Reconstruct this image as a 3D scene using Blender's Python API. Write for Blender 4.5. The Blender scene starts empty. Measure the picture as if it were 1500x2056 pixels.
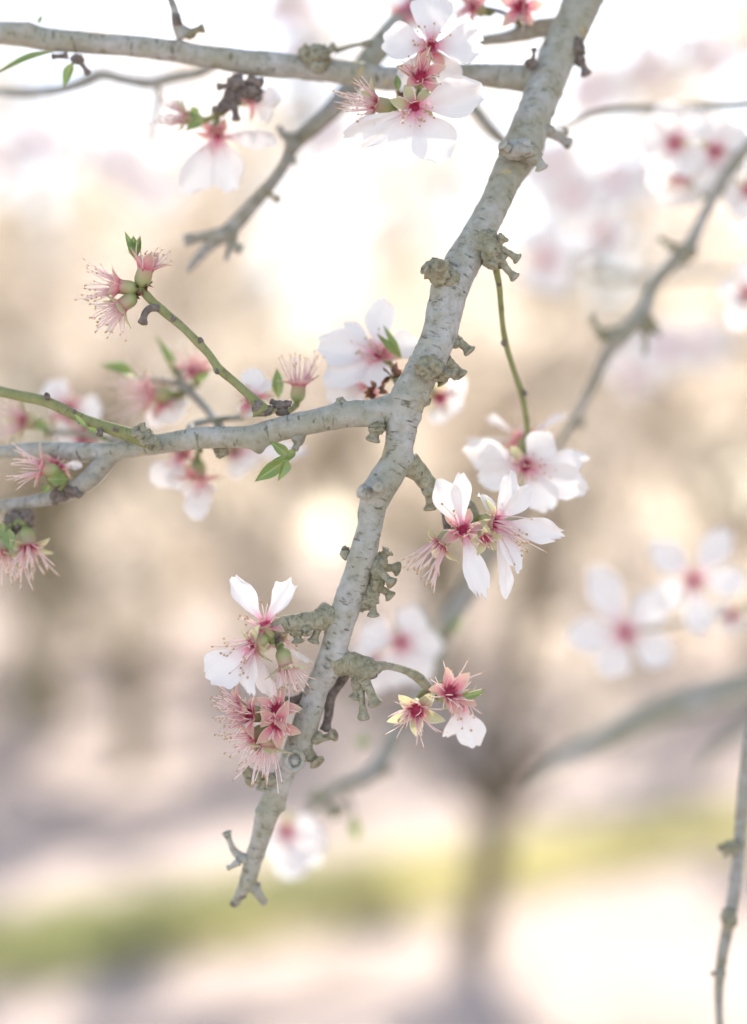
import bpy, math, random
from mathutils import Vector, Matrix, noise
random.seed(7)
sc = bpy.context.scene
col = sc.collection
R = math.radians

# ------------------------------------------------------------------ camera
FPX = 1500 * 80 / 41.5                       # focal length in photo pixels
CAM = Vector((0, 0, 1.5))
PITCH = math.atan(52 / FPX)                  # horizon sits at photo row 1080
D0 = 0.5                                     # focus distance in metres
cam = bpy.data.cameras.new('camera')
cam.lens = 80; cam.sensor_fit = 'HORIZONTAL'; cam.sensor_width = 41.5
cam.clip_start = 0.02; cam.clip_end = 1500
cam.dof.use_dof = True; cam.dof.focus_distance = D0; cam.dof.aperture_fstop = 3.4
cam.dof.aperture_blades = 0
camo = bpy.data.objects.new('camera', cam); col.objects.link(camo)
camo.location = CAM; camo.rotation_euler = (math.pi / 2 + PITCH, 0, 0)
sc.camera = camo
sc.render.resolution_x = 747; sc.render.resolution_y = 1024
MC = Matrix.Rotation(math.pi / 2 + PITCH, 3, 'X')
RIGHT = MC @ Vector((1, 0, 0)); UP = MC @ Vector((0, 1, 0)); FWD = MC @ Vector((0, 0, -1))

# ------------------------------------------------------------------ light
SUN_EL, SUN_AZ = 38.0, 13.0
world = bpy.data.worlds.new('World'); sc.world = world; world.use_nodes = True
wn, wl = world.node_tree.nodes, world.node_tree.links
sky = wn.new('ShaderNodeTexSky'); sky.sky_type = 'NISHITA'; sky.sun_disc = False
sky.sun_elevation = R(SUN_EL); sky.sun_rotation = R(SUN_AZ)
sky.air_density = 1.0; sky.dust_density = 0.4; sky.ozone_density = 1.0
hs = wn.new('ShaderNodeHueSaturation'); hs.inputs['Saturation'].default_value = 0.7
wl.new(sky.outputs[0], hs.inputs['Color'])
wl.new(hs.outputs[0], wn['Background'].inputs[0]); wn['Background'].inputs[1].default_value = 0.12
sl = bpy.data.lights.new('sun', 'SUN'); sl.energy = 5.0; sl.angle = R(0.6); sl.color = (1.0, 0.91, 0.79)
so = bpy.data.objects.new('sun', sl); col.objects.link(so)
SV = Vector((math.sin(R(SUN_AZ)) * math.cos(R(SUN_EL)), math.cos(R(SUN_AZ)) * math.cos(R(SUN_EL)), math.sin(R(SUN_EL))))
so.rotation_euler = SV.to_track_quat('Z', 'Y').to_euler(); so.location = (3, 8, 9)
vs = sc.view_settings
vs.view_transform = 'Standard'; vs.look = 'None'; vs.gamma = 1.0; vs.use_curve_mapping = False
vs.exposure = 1.5
sc.render.engine = 'CYCLES'
cy = sc.cycles
cy.use_denoising = True; cy.max_bounces = 8; cy.diffuse_bounces = 5; cy.transmission_bounces = 6
cy.caustics_reflective = False; cy.caustics_refractive = False; cy.sample_clamp_indirect = 8

# ------------------------------------------------------------------ helpers
def DZ(d): return d if d < .5 else .5 + (d - .5) * 1.5
def P(x, y, d=0.0):
    """photo pixel + centimetres behind the plane of focus -> world point"""
    D = D0 + DZ(d) / 100.0
    return CAM + RIGHT * ((x - 750) / FPX * D) + UP * (-(y - 1028) / FPX * D) + FWD * D
def PX(w, d=0.0): return w / FPX * (D0 + DZ(d) / 100.0)          # pixels -> metres at that depth
def GP(x, y, h=0.0):
    """photo pixel -> the point of the ground (height h) it shows"""
    v = RIGHT * ((x - 750) / FPX) + UP * (-(y - 1028) / FPX) + FWD
    return CAM + v * ((h - CAM.z) / v.z)

class MB:
    """collects geometry; t = position along the piece, e = across it, bk = bark coordinates"""
    def __init__(s): s.v = []; s.f = []; s.t = []; s.e = []; s.b = []
    def add(s, p, t=0.0, e=0.0, b=(0, 0, 0)):
        s.v.append(tuple(p)); s.t.append(t); s.e.append(e); s.b.append(tuple(b)); return len(s.v) - 1
    def build(s, name, mat, parent=None, smooth=True):
        me = bpy.data.meshes.new(name); me.from_pydata(s.v, [], s.f)
        a = me.attributes.new('t', 'FLOAT', 'POINT'); a.data.foreach_set('value', s.t)
        a = me.attributes.new('e', 'FLOAT', 'POINT'); a.data.foreach_set('value', s.e)
        a = me.attributes.new('bk', 'FLOAT_VECTOR', 'POINT'); a.data.foreach_set('vector', [c for b in s.b for c in b])
        if smooth: me.polygons.foreach_set('use_smooth', [True] * len(me.polygons))
        me.materials.append(mat); me.update()
        return link(name, me, parent)
def link(name, me, parent=None):
    o = bpy.data.objects.new(name, me); col.objects.link(o)
    if parent is not None:
        o.parent = parent; o.matrix_parent_inverse = WM[parent.name].inverted()
    WM[o.name] = Matrix.Identity(4) if me is not None else Matrix.Identity(4)
    return o
WM = {}
def empty(name, loc, parent=None):
    o = bpy.data.objects.new(name, None); col.objects.link(o); o.empty_display_size = 0.01
    o.location = loc
    WM[o.name] = Matrix.Translation(loc)
    if parent is not None:
        o.parent = parent; o.matrix_parent_inverse = WM[parent.name].inverted()
    return o
def tag(o, label=None, cat=None, group=None, kind=None):
    if label: o['label'] = label
    if cat: o['category'] = cat
    if group: o['group'] = group
    if kind: o['kind'] = kind
    return o

def smooth_path(pts, step):
    """Catmull-Rom through (Vector, radius) pairs, resampled every `step` metres"""
    n = len(pts); out = []
    for i in range(n - 1):
        p0, p1, p2, p3 = pts[max(i - 1, 0)], pts[i], pts[i + 1], pts[min(i + 2, n - 1)]
        L = (p2[0] - p1[0]).length; k = max(1, int(round(L / step)))
        for j in range(k):
            u = j / k; u2 = u * u; u3 = u2 * u
            c = [0.5 * (-u3 + 2 * u2 - u), 0.5 * (3 * u3 - 5 * u2 + 2), 0.5 * (-3 * u3 + 4 * u2 + u), 0.5 * (u3 - u2)]
            out.append((p0[0] * c[0] + p1[0] * c[1] + p2[0] * c[2] + p3[0] * c[3],
                        p0[1] * c[0] + p1[1] * c[1] + p2[1] * c[2] + p3[1] * c[3]))
    out.append(pts[-1]); return out

def tube(mb, path, segs=10, rough=0.0, rf=120.0, ridge=0.0, knots=(), cap=True, seed=0.0, tt=None):
    """path: list of (Vector, radius). knots: (arc position 0..1, direction Vector, height m, size m)"""
    n = len(path); base = len(mb.v)
    s = 0.0; arc = [0.0]
    for i in range(1, n): s += (path[i][0] - path[i - 1][0]).length; arc.append(s)
    tan0 = (path[1][0] - path[0][0]).normalized()
    ref = Vector((0.31, -0.9, 0.28)); N = (ref - tan0 * ref.dot(tan0)).normalized()
    off = Vector((seed * 3.7, seed * 1.3, seed * 7.1))
    for i in range(n):
        p, r = path[i]
        T = (path[min(i + 1, n - 1)][0] - path[max(i - 1, 0)][0])
        T = T.normalized() if T.length > 1e-9 else tan0
        N = (N - T * N.dot(T)).normalized(); B = T.cross(N)
        for j in range(segs):
            a = 2 * math.pi * j / segs; dv = N * math.cos(a) + B * math.sin(a)
            rr = r
            if rough:
                q = p + dv * r + off
                rr *= 1 + rough * (noise.noise(q * rf) + 0.6 * noise.noise(q * rf * 2.3))
                if ridge:
                    # low transverse ridges: noise stretched round the branch
                    q2 = Vector((math.cos(a) * 1.1, math.sin(a) * 1.1, arc[i] * 420)) + off
                    h = noise.noise(q2)
                    rr *= 1 + ridge * max(0.0, h) ** 1.5 * 1.6
            for (kp, kd, kh, ks) in knots:
                dist = (p + dv * r - kp).length
                if dist < ks * 3: rr += kh * math.exp(-(dist / ks) ** 2) * max(0.0, dv.dot(kd))
            mb.add(p + dv * rr, arc[i] / max(s, 1e-9) if tt is None else tt, 0,
                   (r * math.cos(a) + seed, r * math.sin(a), arc[i] + seed))
    for i in range(n - 1):
        for j in range(segs):
            a0 = base + i * segs + j; a1 = base + i * segs + (j + 1) % segs
            mb.f.append((a0, a1, a1 + segs, a0 + segs))
    if cap:
        for (ring, sg, inv) in ((0, -1, True), (n - 1, 1, False)):
            p, r = path[ring]
            T = (path[1][0] - path[0][0]) if ring == 0 else (path[-1][0] - path[-2][0])
            T = T.normalized() if T.length > 1e-9 else tan0
            c = mb.add(p + T * sg * r * 0.35, 0 if ring == 0 else 1, 0, (seed, 0, arc[ring] + seed))
            for j in range(segs):
                a0 = base + ring * segs + j; a1 = base + ring * segs + (j + 1) % segs
                mb.f.append((a1, a0, c) if inv else (a0, a1, c))

# ------------------------------------------------------------------ materials
def newmat(name):
    m = bpy.data.materials.new(name); m.use_nodes = True
    nt = m.node_tree
    for n in list(nt.nodes): nt.nodes.remove(n)
    out = nt.nodes.new('ShaderNodeOutputMaterial')
    return m, nt, nt.nodes, nt.links, out
def ramp(nodes, stops, interp='LINEAR'):
    r = nodes.new('ShaderNodeValToRGB'); r.color_ramp.interpolation = interp
    e = r.color_ramp.elements
    while len(e) < len(stops): e.new(0.5)
    for i, (p, c) in enumerate(stops):
        e[i].position = p; e[i].color = (c[0], c[1], c[2], 1) if not isinstance(c, (int, float)) else (c, c, c, 1)
    return r
def nz(nodes, links, vec, scale, detail=4, rough=0.55, dist=0.0):
    t = nodes.new('ShaderNodeTexNoise'); t.inputs['Scale'].default_value = scale
    t.inputs['Detail'].default_value = detail; t.inputs['Roughness'].default_value = rough
    t.inputs['Distortion'].default_value = dist
    if vec is not None: links.new(vec, t.inputs['Vector'])
    return t
def mixc(nodes, links, fac, a, b, mode='MIX'):
    m = nodes.new('ShaderNodeMix'); m.data_type = 'RGBA'; m.blend_type = mode
    for sock, val in ((m.inputs[0], fac), (m.inputs[6], a), (m.inputs[7], b)):
        if isinstance(val, (int, float)): sock.default_value = val
        elif isinstance(val, tuple): sock.default_value = (*val, 1)
        else: links.new(val, sock)
    return m.outputs[2]
def attr(nodes, name):
    a = nodes.new('ShaderNodeAttribute'); a.attribute_name = name; return a

def bark_mat(name, light, mid, dark, algae, algae_amt, lichen_amt, bump=0.9, sc_=1.0, scar=False):
    m, nt, N, L, out = newmat(name)
    geo = N.new('ShaderNodeTexCoord'); ob = geo.outputs['Object']
    bk = attr(N, 'bk').outputs['Vector']
    st = N.new('ShaderNodeMapping'); st.inputs['Scale'].default_value = (0.28, 0.28, 1.0); L.new(bk, st.inputs[0])
    n1 = nz(N, L, ob, 260 * sc_, 5, 0.62)
    c1 = ramp(N, [(0.27, dark), (0.40, mid), (0.58, light), (0.8, tuple(min(1, c * 1.08) for c in light))]); L.new(n1.outputs[0], c1.inputs[0])
    # transverse dark lines and lenticels
    n2 = nz(N, L, st.outputs[0], 620 * sc_, 4, 0.6, 0.4)
    r2 = ramp(N, [(0.60, 0), (0.70, .95)]); L.new(n2.outputs[0], r2.inputs[0])
    base = mixc(N, L, r2.outputs[0], c1.outputs[0], tuple(c * 0.8 for c in dark))
    sp = N.new('ShaderNodeTexVoronoi'); sp.inputs['Scale'].default_value = 430 * sc_; L.new(ob, sp.inputs['Vector'])
    rs = ramp(N, [(0.10, 1), (0.20, 0)]); L.new(sp.outputs['Distance'], rs.inputs[0])
    nm = nz(N, L, ob, 90 * sc_, 2); rm = ramp(N, [(0.52, 0), (0.64, 0.75)]); L.new(nm.outputs[0], rm.inputs[0])
    mm = N.new('ShaderNodeMath'); mm.operation = 'MULTIPLY'; L.new(rs.outputs[0], mm.inputs[0]); L.new(rm.outputs[0], mm.inputs[1])
    base = mixc(N, L, mm.outputs[0], base, tuple(c * 0.75 for c in dark))
    # olive algae film in broad patches
    n3 = nz(N, L, ob, 48 * sc_, 4, 0.6); r3 = ramp(N, [(0.38, 0), (0.60, algae_amt)]); L.new(n3.outputs[0], r3.inputs[0])
    base = mixc(N, L, r3.outputs[0], base, mixc(N, L, 0.5, algae, base))
    # yellow-orange crust lichen in small rounded colonies
    if lichen_amt > 0:
        v = N.new('ShaderNodeTexVoronoi'); v.inputs['Scale'].default_value = 95 * sc_; v.inputs['Randomness'].default_value = 1
        nd = nz(N, L, ob, 420, 4); dv = N.new('ShaderNodeVectorMath'); dv.operation = 'MULTIPLY_ADD'
        L.new(nd.outputs['Color'], dv.inputs[0]); dv.inputs[1].default_value = (0.009,) * 3; L.new(ob, dv.inputs[2]); L.new(dv.outputs[0], v.inputs['Vector'])
        rv = ramp(N, [(0.05, .8), (0.24, 0)]); L.new(v.outputs['Distance'], rv.inputs[0])
        sel = N.new('ShaderNodeSeparateColor'); L.new(v.outputs['Color'], sel.inputs[0])
        rc = ramp(N, [(1 - lichen_amt, 0), (1 - lichen_amt + 0.02, 1)]); L.new(sel.outputs[0], rc.inputs[0])
        ml = N.new('ShaderNodeMath'); ml.operation = 'MULTIPLY'; L.new(rv.outputs[0], ml.inputs[0]); L.new(rc.outputs[0], ml.inputs[1])
        base = mixc(N, L, ml.outputs[0], base, (0.58, 0.43, 0.16))
    if scar:      # brown scar in the end of each peg, dark cracks between ridges
        rt = ramp(N, [(0.955, 0), (0.985, .7)]); L.new(attr(N, 't').outputs['Fac'], rt.inputs[0])
        base = mixc(N, L, rt.outputs[0], base, (0.16, 0.12, 0.08))
        wv = N.new('ShaderNodeTexVoronoi'); wv.feature = 'DISTANCE_TO_EDGE'; wv.inputs['Scale'].default_value = 520; L.new(st.outputs[0], wv.inputs['Vector'])
        rw = ramp(N, [(0.0, .32), (0.05, 0)]); L.new(wv.outputs['Distance'], rw.inputs[0])
        base = mixc(N, L, rw.outputs[0], base, dark)
    bs = N.new('ShaderNodeBsdfPrincipled'); L.new(base, bs.inputs['Base Color'])
    bs.inputs['Roughness'].default_value = 0.72; bs.inputs['Specular IOR Level'].default_value = 0.3
    hsum = N.new('ShaderNodeMath'); hsum.operation = 'SUBTRACT'; L.new(n1.outputs[0], hsum.inputs[0])
    h2 = N.new('ShaderNodeMath'); h2.operation = 'MULTIPLY'; h2.inputs[1].default_value = 0.35; L.new(r2.outputs[0], h2.inputs[0]); L.new(h2.outputs[0], hsum.inputs[1])
    bm = N.new('ShaderNodeBump'); bm.inputs['Strength'].default_value = bump; bm.inputs['Distance'].default_value = 0.0012 / sc_
    L.new(hsum.outputs[0], bm.inputs['Height']); L.new(bm.outputs[0], bs.inputs['Normal'])
    L.new(bs.outputs[0], out.inputs[0]); return m

def soft_mat(name, colour_fn, trans=0.5, gloss=0.04, rough=0.5):
    """thin plant tissue: diffuse + translucent, a little sheen"""
    m, nt, N, L, out = newmat(name)
    c = colour_fn(N, L)
    d = N.new('ShaderNodeBsdfDiffuse'); L.new(c, d.inputs[0])
    t = N.new('ShaderNodeBsdfTranslucent'); L.new(c, t.inputs[0])
    mx = N.new('ShaderNodeMixShader'); mx.inputs[0].default_value = trans
    L.new(d.outputs[0], mx.inputs[1]); L.new(t.outputs[0], mx.inputs[2])
    g = N.new('ShaderNodeBsdfGlossy'); g.inputs['Roughness'].default_value = rough; g.inputs[0].default_value = (1, 1, 1, 1)
    m2 = N.new('ShaderNodeMixShader'); m2.inputs[0].default_value = gloss
    L.new(mx.outputs[0], m2.inputs[1]); L.new(g.outputs[0], m2.inputs[2]); L.new(m2.outputs[0], out.inputs[0]); return m

M = {}
M['bark'] = bark_mat('silver_bark', (0.44, 0.445, 0.43), (0.345, 0.345, 0.315), (0.15, 0.14, 0.11), (0.23, 0.22, 0.10), 0.9, 0.3)
M['bark_plain'] = bark_mat('weathered_bark', (0.38, 0.38, 0.365), (0.29, 0.285, 0.26), (0.14, 0.13, 0.105), (0.22, 0.205, 0.085), 0.85, 0.05)
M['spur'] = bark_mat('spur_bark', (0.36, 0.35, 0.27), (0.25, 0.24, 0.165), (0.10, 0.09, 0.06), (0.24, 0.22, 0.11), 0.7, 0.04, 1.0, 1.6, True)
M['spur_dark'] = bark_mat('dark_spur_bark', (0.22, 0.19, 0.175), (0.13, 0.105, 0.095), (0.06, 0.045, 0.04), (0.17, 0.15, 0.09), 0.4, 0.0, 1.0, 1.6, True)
M['twig'] = bark_mat('green_twig', (0.26, 0.27, 0.13), (0.215, 0.23, 0.095), (0.15, 0.125, 0.085), (0.19, 0.22, 0.07), 0.7, 0.0, 0.2, 1.3)
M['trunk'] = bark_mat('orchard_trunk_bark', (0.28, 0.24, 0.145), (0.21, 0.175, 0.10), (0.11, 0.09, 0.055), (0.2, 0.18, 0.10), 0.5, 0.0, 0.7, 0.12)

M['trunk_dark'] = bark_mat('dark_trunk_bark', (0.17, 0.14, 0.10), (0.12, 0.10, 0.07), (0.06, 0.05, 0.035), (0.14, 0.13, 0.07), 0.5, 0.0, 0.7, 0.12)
def petal_col(N, L):
    t = attr(N, 't').outputs['Fac']; e = attr(N, 'e').outputs['Fac']
    r = ramp(N, [(0.0, (0.70, 0.12, 0.26)), (0.09, (0.82, 0.42, 0.52)), (0.22, (0.82, 0.73, 0.75)), (0.42, (0.86, 0.85, 0.85)), (1.0, (0.86, 0.858, 0.85))])
    L.new(t, r.inputs[0])
    cx = N.new('ShaderNodeCombineXYZ'); L.new(e, cx.inputs[0]); L.new(t, cx.inputs[1])
    mp = N.new('ShaderNodeMapping'); mp.inputs['Scale'].default_value = (9, 0.9, 1); L.new(cx.outputs[0], mp.inputs[0])
    n = nz(N, L, mp.outputs[0], 2.2, 3); rv = ramp(N, [(0.42, 0.0), (0.60, 0.2)]); L.new(n.outputs[0], rv.inputs[0])
    return mixc(N, L, rv.outputs[0], r.outputs[0], (0.80, 0.70, 0.69))
M['petal'] = soft_mat('almond_petal', petal_col, 0.34, 0.03, 0.4)
def stamen_col(N, L):
    t = attr(N, 't').outputs['Fac']
    r = ramp(N, [(0.0, (0.68, 0.08, 0.20)), (0.10, (0.82, 0.30, 0.40)), (0.26, (0.92, 0.70, 0.72)), (0.95, (0.94, 0.85, 0.80)), (0.99, (0.66, 0.46, 0.26))])
    L.new(t, r.inputs[0]); return r.outputs[0]
M['stamen'] = soft_mat('stamen_filament', stamen_col, 0.45, 0.03)
def cup_col(N, L):
    t = attr(N, 't').outputs['Fac']
    r = ramp(N, [(0.0, (0.22, 0.27, 0.08)), (0.3, (0.40, 0.43, 0.20)), (0.55, (0.52, 0.40, 0.26)), (0.72, (0.66, 0.12, 0.22)), (1.0, (0.60, 0.05, 0.15))])
    L.new(t, r.inputs[0]); return r.outputs[0]
M['cup'] = soft_mat('calyx_cup', cup_col, 0.2, 0.04)
def sepal_col(c0, c1, c2):
    def f(N, L):
        t = attr(N, 't').outputs['Fac']; e = attr(N, 'e').outputs['Fac']
        r = ramp(N, [(0.0, c0), (0.35, c1), (1.0, c2)]); L.new(t, r.inputs[0])
        ab = N.new('ShaderNodeMath'); ab.operation = 'ABSOLUTE'; L.new(e, ab.inputs[0])
        re = ramp(N, [(0.72, 0), (0.98, 0.75)]); L.new(ab.outputs[0], re.inputs[0])
        return mixc(N, L, re.outputs[0], r.outputs[0], (0.78, 0.72, 0.58))     # pale downy margin
    return f
M['sepal_red'] = soft_mat('reddened_sepal', sepal_col((0.72, 0.12, 0.25), (0.74, 0.38, 0.38), (0.66, 0.50, 0.36)), 0.4)
M['sepal_green'] = soft_mat('green_sepal', sepal_col((0.56, 0.26, 0.24), (0.54, 0.52, 0.30), (0.56, 0.56, 0.34)), 0.4)
def leaf_col(N, L):
    t = attr(N, 't').outputs['Fac']; e = attr(N, 'e').outputs['Fac']
    r = ramp(N, [(0.0, (0.33, 0.37, 0.11)), (0.5, (0.19, 0.30, 0.07)), (1.0, (0.22, 0.32, 0.08))]); L.new(t, r.inputs[0])
    ab = N.new('ShaderNodeMath'); ab.operation = 'ABSOLUTE'; L.new(e, ab.inputs[0])
    re = ramp(N, [(0.0, 0.6), (0.10, 0)]); L.new(ab.outputs[0], re.inputs[0])
    return mixc(N, L, re.outputs[0], r.outputs[0], (0.42, 0.46, 0.16))
M['leaf'] = soft_mat('young_leaf', leaf_col, 0.45, 0.07, 0.35)
def scale_col(N, L):
    t = attr(N, 't').outputs['Fac']; r = ramp(N, [(0, (0.10, 0.05, 0.035)), (1, (0.32, 0.13, 0.06))]); L.new(t, r.inputs[0]); return r.outputs[0]
M['bud_scale'] = soft_mat('bud_scale', scale_col, 0.25)
def grass_col(N, L):
    t = attr(N, 't').outputs['Fac']; r = ramp(N, [(0, (0.26, 0.29, 0.13)), (1, (0.46, 0.48, 0.24))]); L.new(t, r.inputs[0])
    oc = N.new('ShaderNodeTexCoord').outputs['Object']; n = nz(N, L, oc, 1.3, 3)
    sx = N.new('ShaderNodeSeparateXYZ'); L.new(oc, sx.inputs[0])      # yellower to the right: shaded left end and backlit middle put into the colour
    mr = N.new('ShaderNodeMapRange'); mr.inputs[1].default_value = -1.6; mr.inputs[2].default_value = .4; mr.inputs[3].default_value = -.15; mr.inputs[4].default_value = .14; L.new(sx.outputs[0], mr.inputs[0])
    ad = N.new('ShaderNodeMath'); L.new(n.outputs[0], ad.inputs[0]); L.new(mr.outputs[0], ad.inputs[1])
    rr = ramp(N, [(0.4, 0), (0.65, 0.85)]); L.new(ad.outputs[0], rr.inputs[0])
    return mixc(N, L, rr.outputs[0], r.outputs[0], (0.60, 0.56, 0.30))
M['grass'] = soft_mat('orchard_grass', grass_col, 0.5, 0.04)
def far_blossom_col(N, L):
    t = attr(N, 't').outputs['Fac']
    r = ramp(N, [(0.0, (0.58, 0.43, 0.32)), (0.35, (0.76, 0.67, 0.56)), (1.0, (0.87, 0.82, 0.75))]); L.new(t, r.inputs[0]); return r.outputs[0]
M['far_blossom'] = soft_mat('massed_blossom', far_blossom_col, 0.5, 0.0)

def soil_mat():
    m, nt, N, L, out = newmat('orchard_soil')
    ob = N.new('ShaderNodeTexCoord').outputs['Object']
    n1 = nz(N, L, ob, 1.7, 6, 0.6); c = ramp(N, [(0.3, (0.41, 0.335, 0.30)), (0.5, (0.49, 0.415, 0.385)), (0.7, (0.56, 0.485, 0.465))]); L.new(n1.outputs[0], c.inputs[0])
    n2 = nz(N, L, ob, 45, 5, 0.65); r2 = ramp(N, [(0.52, 0), (0.66, 0.6)]); L.new(n2.outputs[0], r2.inputs[0])
    base = mixc(N, L, r2.outputs[0], c.outputs[0], (0.34, 0.27, 0.22))
    n3 = nz(N, L, ob, 110, 2, 0.5); r3 = ramp(N, [(0.60, 0), (0.66, 0.8)]); L.new(n3.outputs[0], r3.inputs[0])
    base = mixc(N, L, r3.outputs[0], base, (0.62, 0.52, 0.48))
    b = N.new('ShaderNodeBsdfPrincipled'); b.inputs['Roughness'].default_value = 0.95; b.inputs['Specular IOR Level'].default_value = 0.1
    L.new(base, b.inputs['Base Color'])
    bm = N.new('ShaderNodeBump'); bm.inputs['Distance'].default_value = 0.03; bm.inputs['Strength'].default_value = 0.8
    L.new(n2.outputs[0], bm.inputs['Height']); L.new(bm.outputs[0], b.inputs['Normal']); L.new(b.outputs[0], out.inputs[0]); return m
M['soil'] = soil_mat()

# ------------------------------------------------------------------ ground
g = MB()
xs = [-600, -150, -60] + [-30 + i * 1.0 for i in range(61)] + [60, 150, 600]
ys = [-300, -60, -20] + [-8 + i * 1.0 for i in range(80)] + [90, 120, 200, 900]
for yv in ys:
    for xv in xs:
        h = 0.0 if (abs(xv) > 29 or yv > 70 or yv < -7) else 0.035 * noise.noise(Vector((xv * 0.45, yv * 0.45, 3.1)))
        g.add((xv, yv, h - 0.02))
for j in range(len(ys) - 1):
    for i in range(len(xs) - 1):
        a = j * len(xs) + i; g.f.append((a, a + 1, a + 1 + len(xs), a + len(xs)))
ground = g.build('ground', M['soil']); tag(ground, 'pinkish bare orchard soil dappled with sun', kind='structure')

# strip of grass between the tree rows: runs obliquely from (-1.4, 5.5) towards (2.1, 8)
SA, SB = Vector((-3.9, 3.45, 0)), Vector((9.5, 12.6, 0)); SD = (SB - SA); SL = SD.length; SD.normalize(); SN = Vector((-SD.y, SD.x, 0))
g = MB()
for k in range(52000):
    u = random.random() * SL; w = random.gauss(0, 0.5)
    edge = 0.46 + 0.26 * noise.noise(Vector((u * 0.9, 1.7, 0)))
    if abs(w) > edge: continue
    p = SA + SD * u + SN * w
    if noise.noise(p * 1.6) + .5 * noise.noise(p * 4.1) < random.uniform(-.55, .05): continue
    h = random.uniform(0.05, 0.15) * (1.15 - abs(w))
    a = random.random() * 6.28; wd = random.uniform(0.004, 0.008); lean = Vector((random.gauss(0, .4), random.gauss(0, .4), 0)) * h
    sd = Vector((math.cos(a), math.sin(a), 0)) * wd
    i0 = g.add(p - sd, 0); g.add(p + sd, 0); g.add(p + sd * .7 + lean * .4 + Vector((0, 0, h * .6)), .6); g.add(p - sd * .7 + lean * .4 + Vector((0, 0, h * .6)), .6)
    i4 = g.add(p + lean + Vector((0, 0, h)), 1)
    g.f += [(i0, i0 + 1, i0 + 2, i0 + 3), (i0 + 3, i0 + 2, i4)]
tag(g.build('grass', M['grass']), 'strip of yellow green grass across the bare soil', 'grass', kind='stuff')

g = MB()
for k in range(26000):
    yv = 2.5 + random.random() ** 1.3 * 16; xv = random.uniform(-1, 1) * (0.8 + yv * 0.42)
    if noise.noise(Vector((xv * 0.8, yv * 0.8, 9))) < random.uniform(-0.5, 0.35): continue
    p = Vector((xv, yv, 0.035 * noise.noise(Vector((xv * 0.45, yv * 0.45, 3.1))) - 0.008 + random.random() * 0.01)); a = random.random() * 6.28; r = random.uniform(.007, .012)
    ux = Vector((math.cos(a), math.sin(a), random.gauss(0, .3))) * r; uy = Vector((-math.sin(a), math.cos(a), random.gauss(0, .3))) * r * .7
    i0 = g.add(p - ux, .3); g.add(p + uy, .7); g.add(p + ux, 1); g.add(p - uy, .7); g.f.append((i0, i0 + 1, i0 + 2, i0 + 3))
tag(g.build('fallen_petals', M['far_blossom']), 'pale fallen petals scattered over the bare soil', 'petals', kind='stuff')

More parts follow.
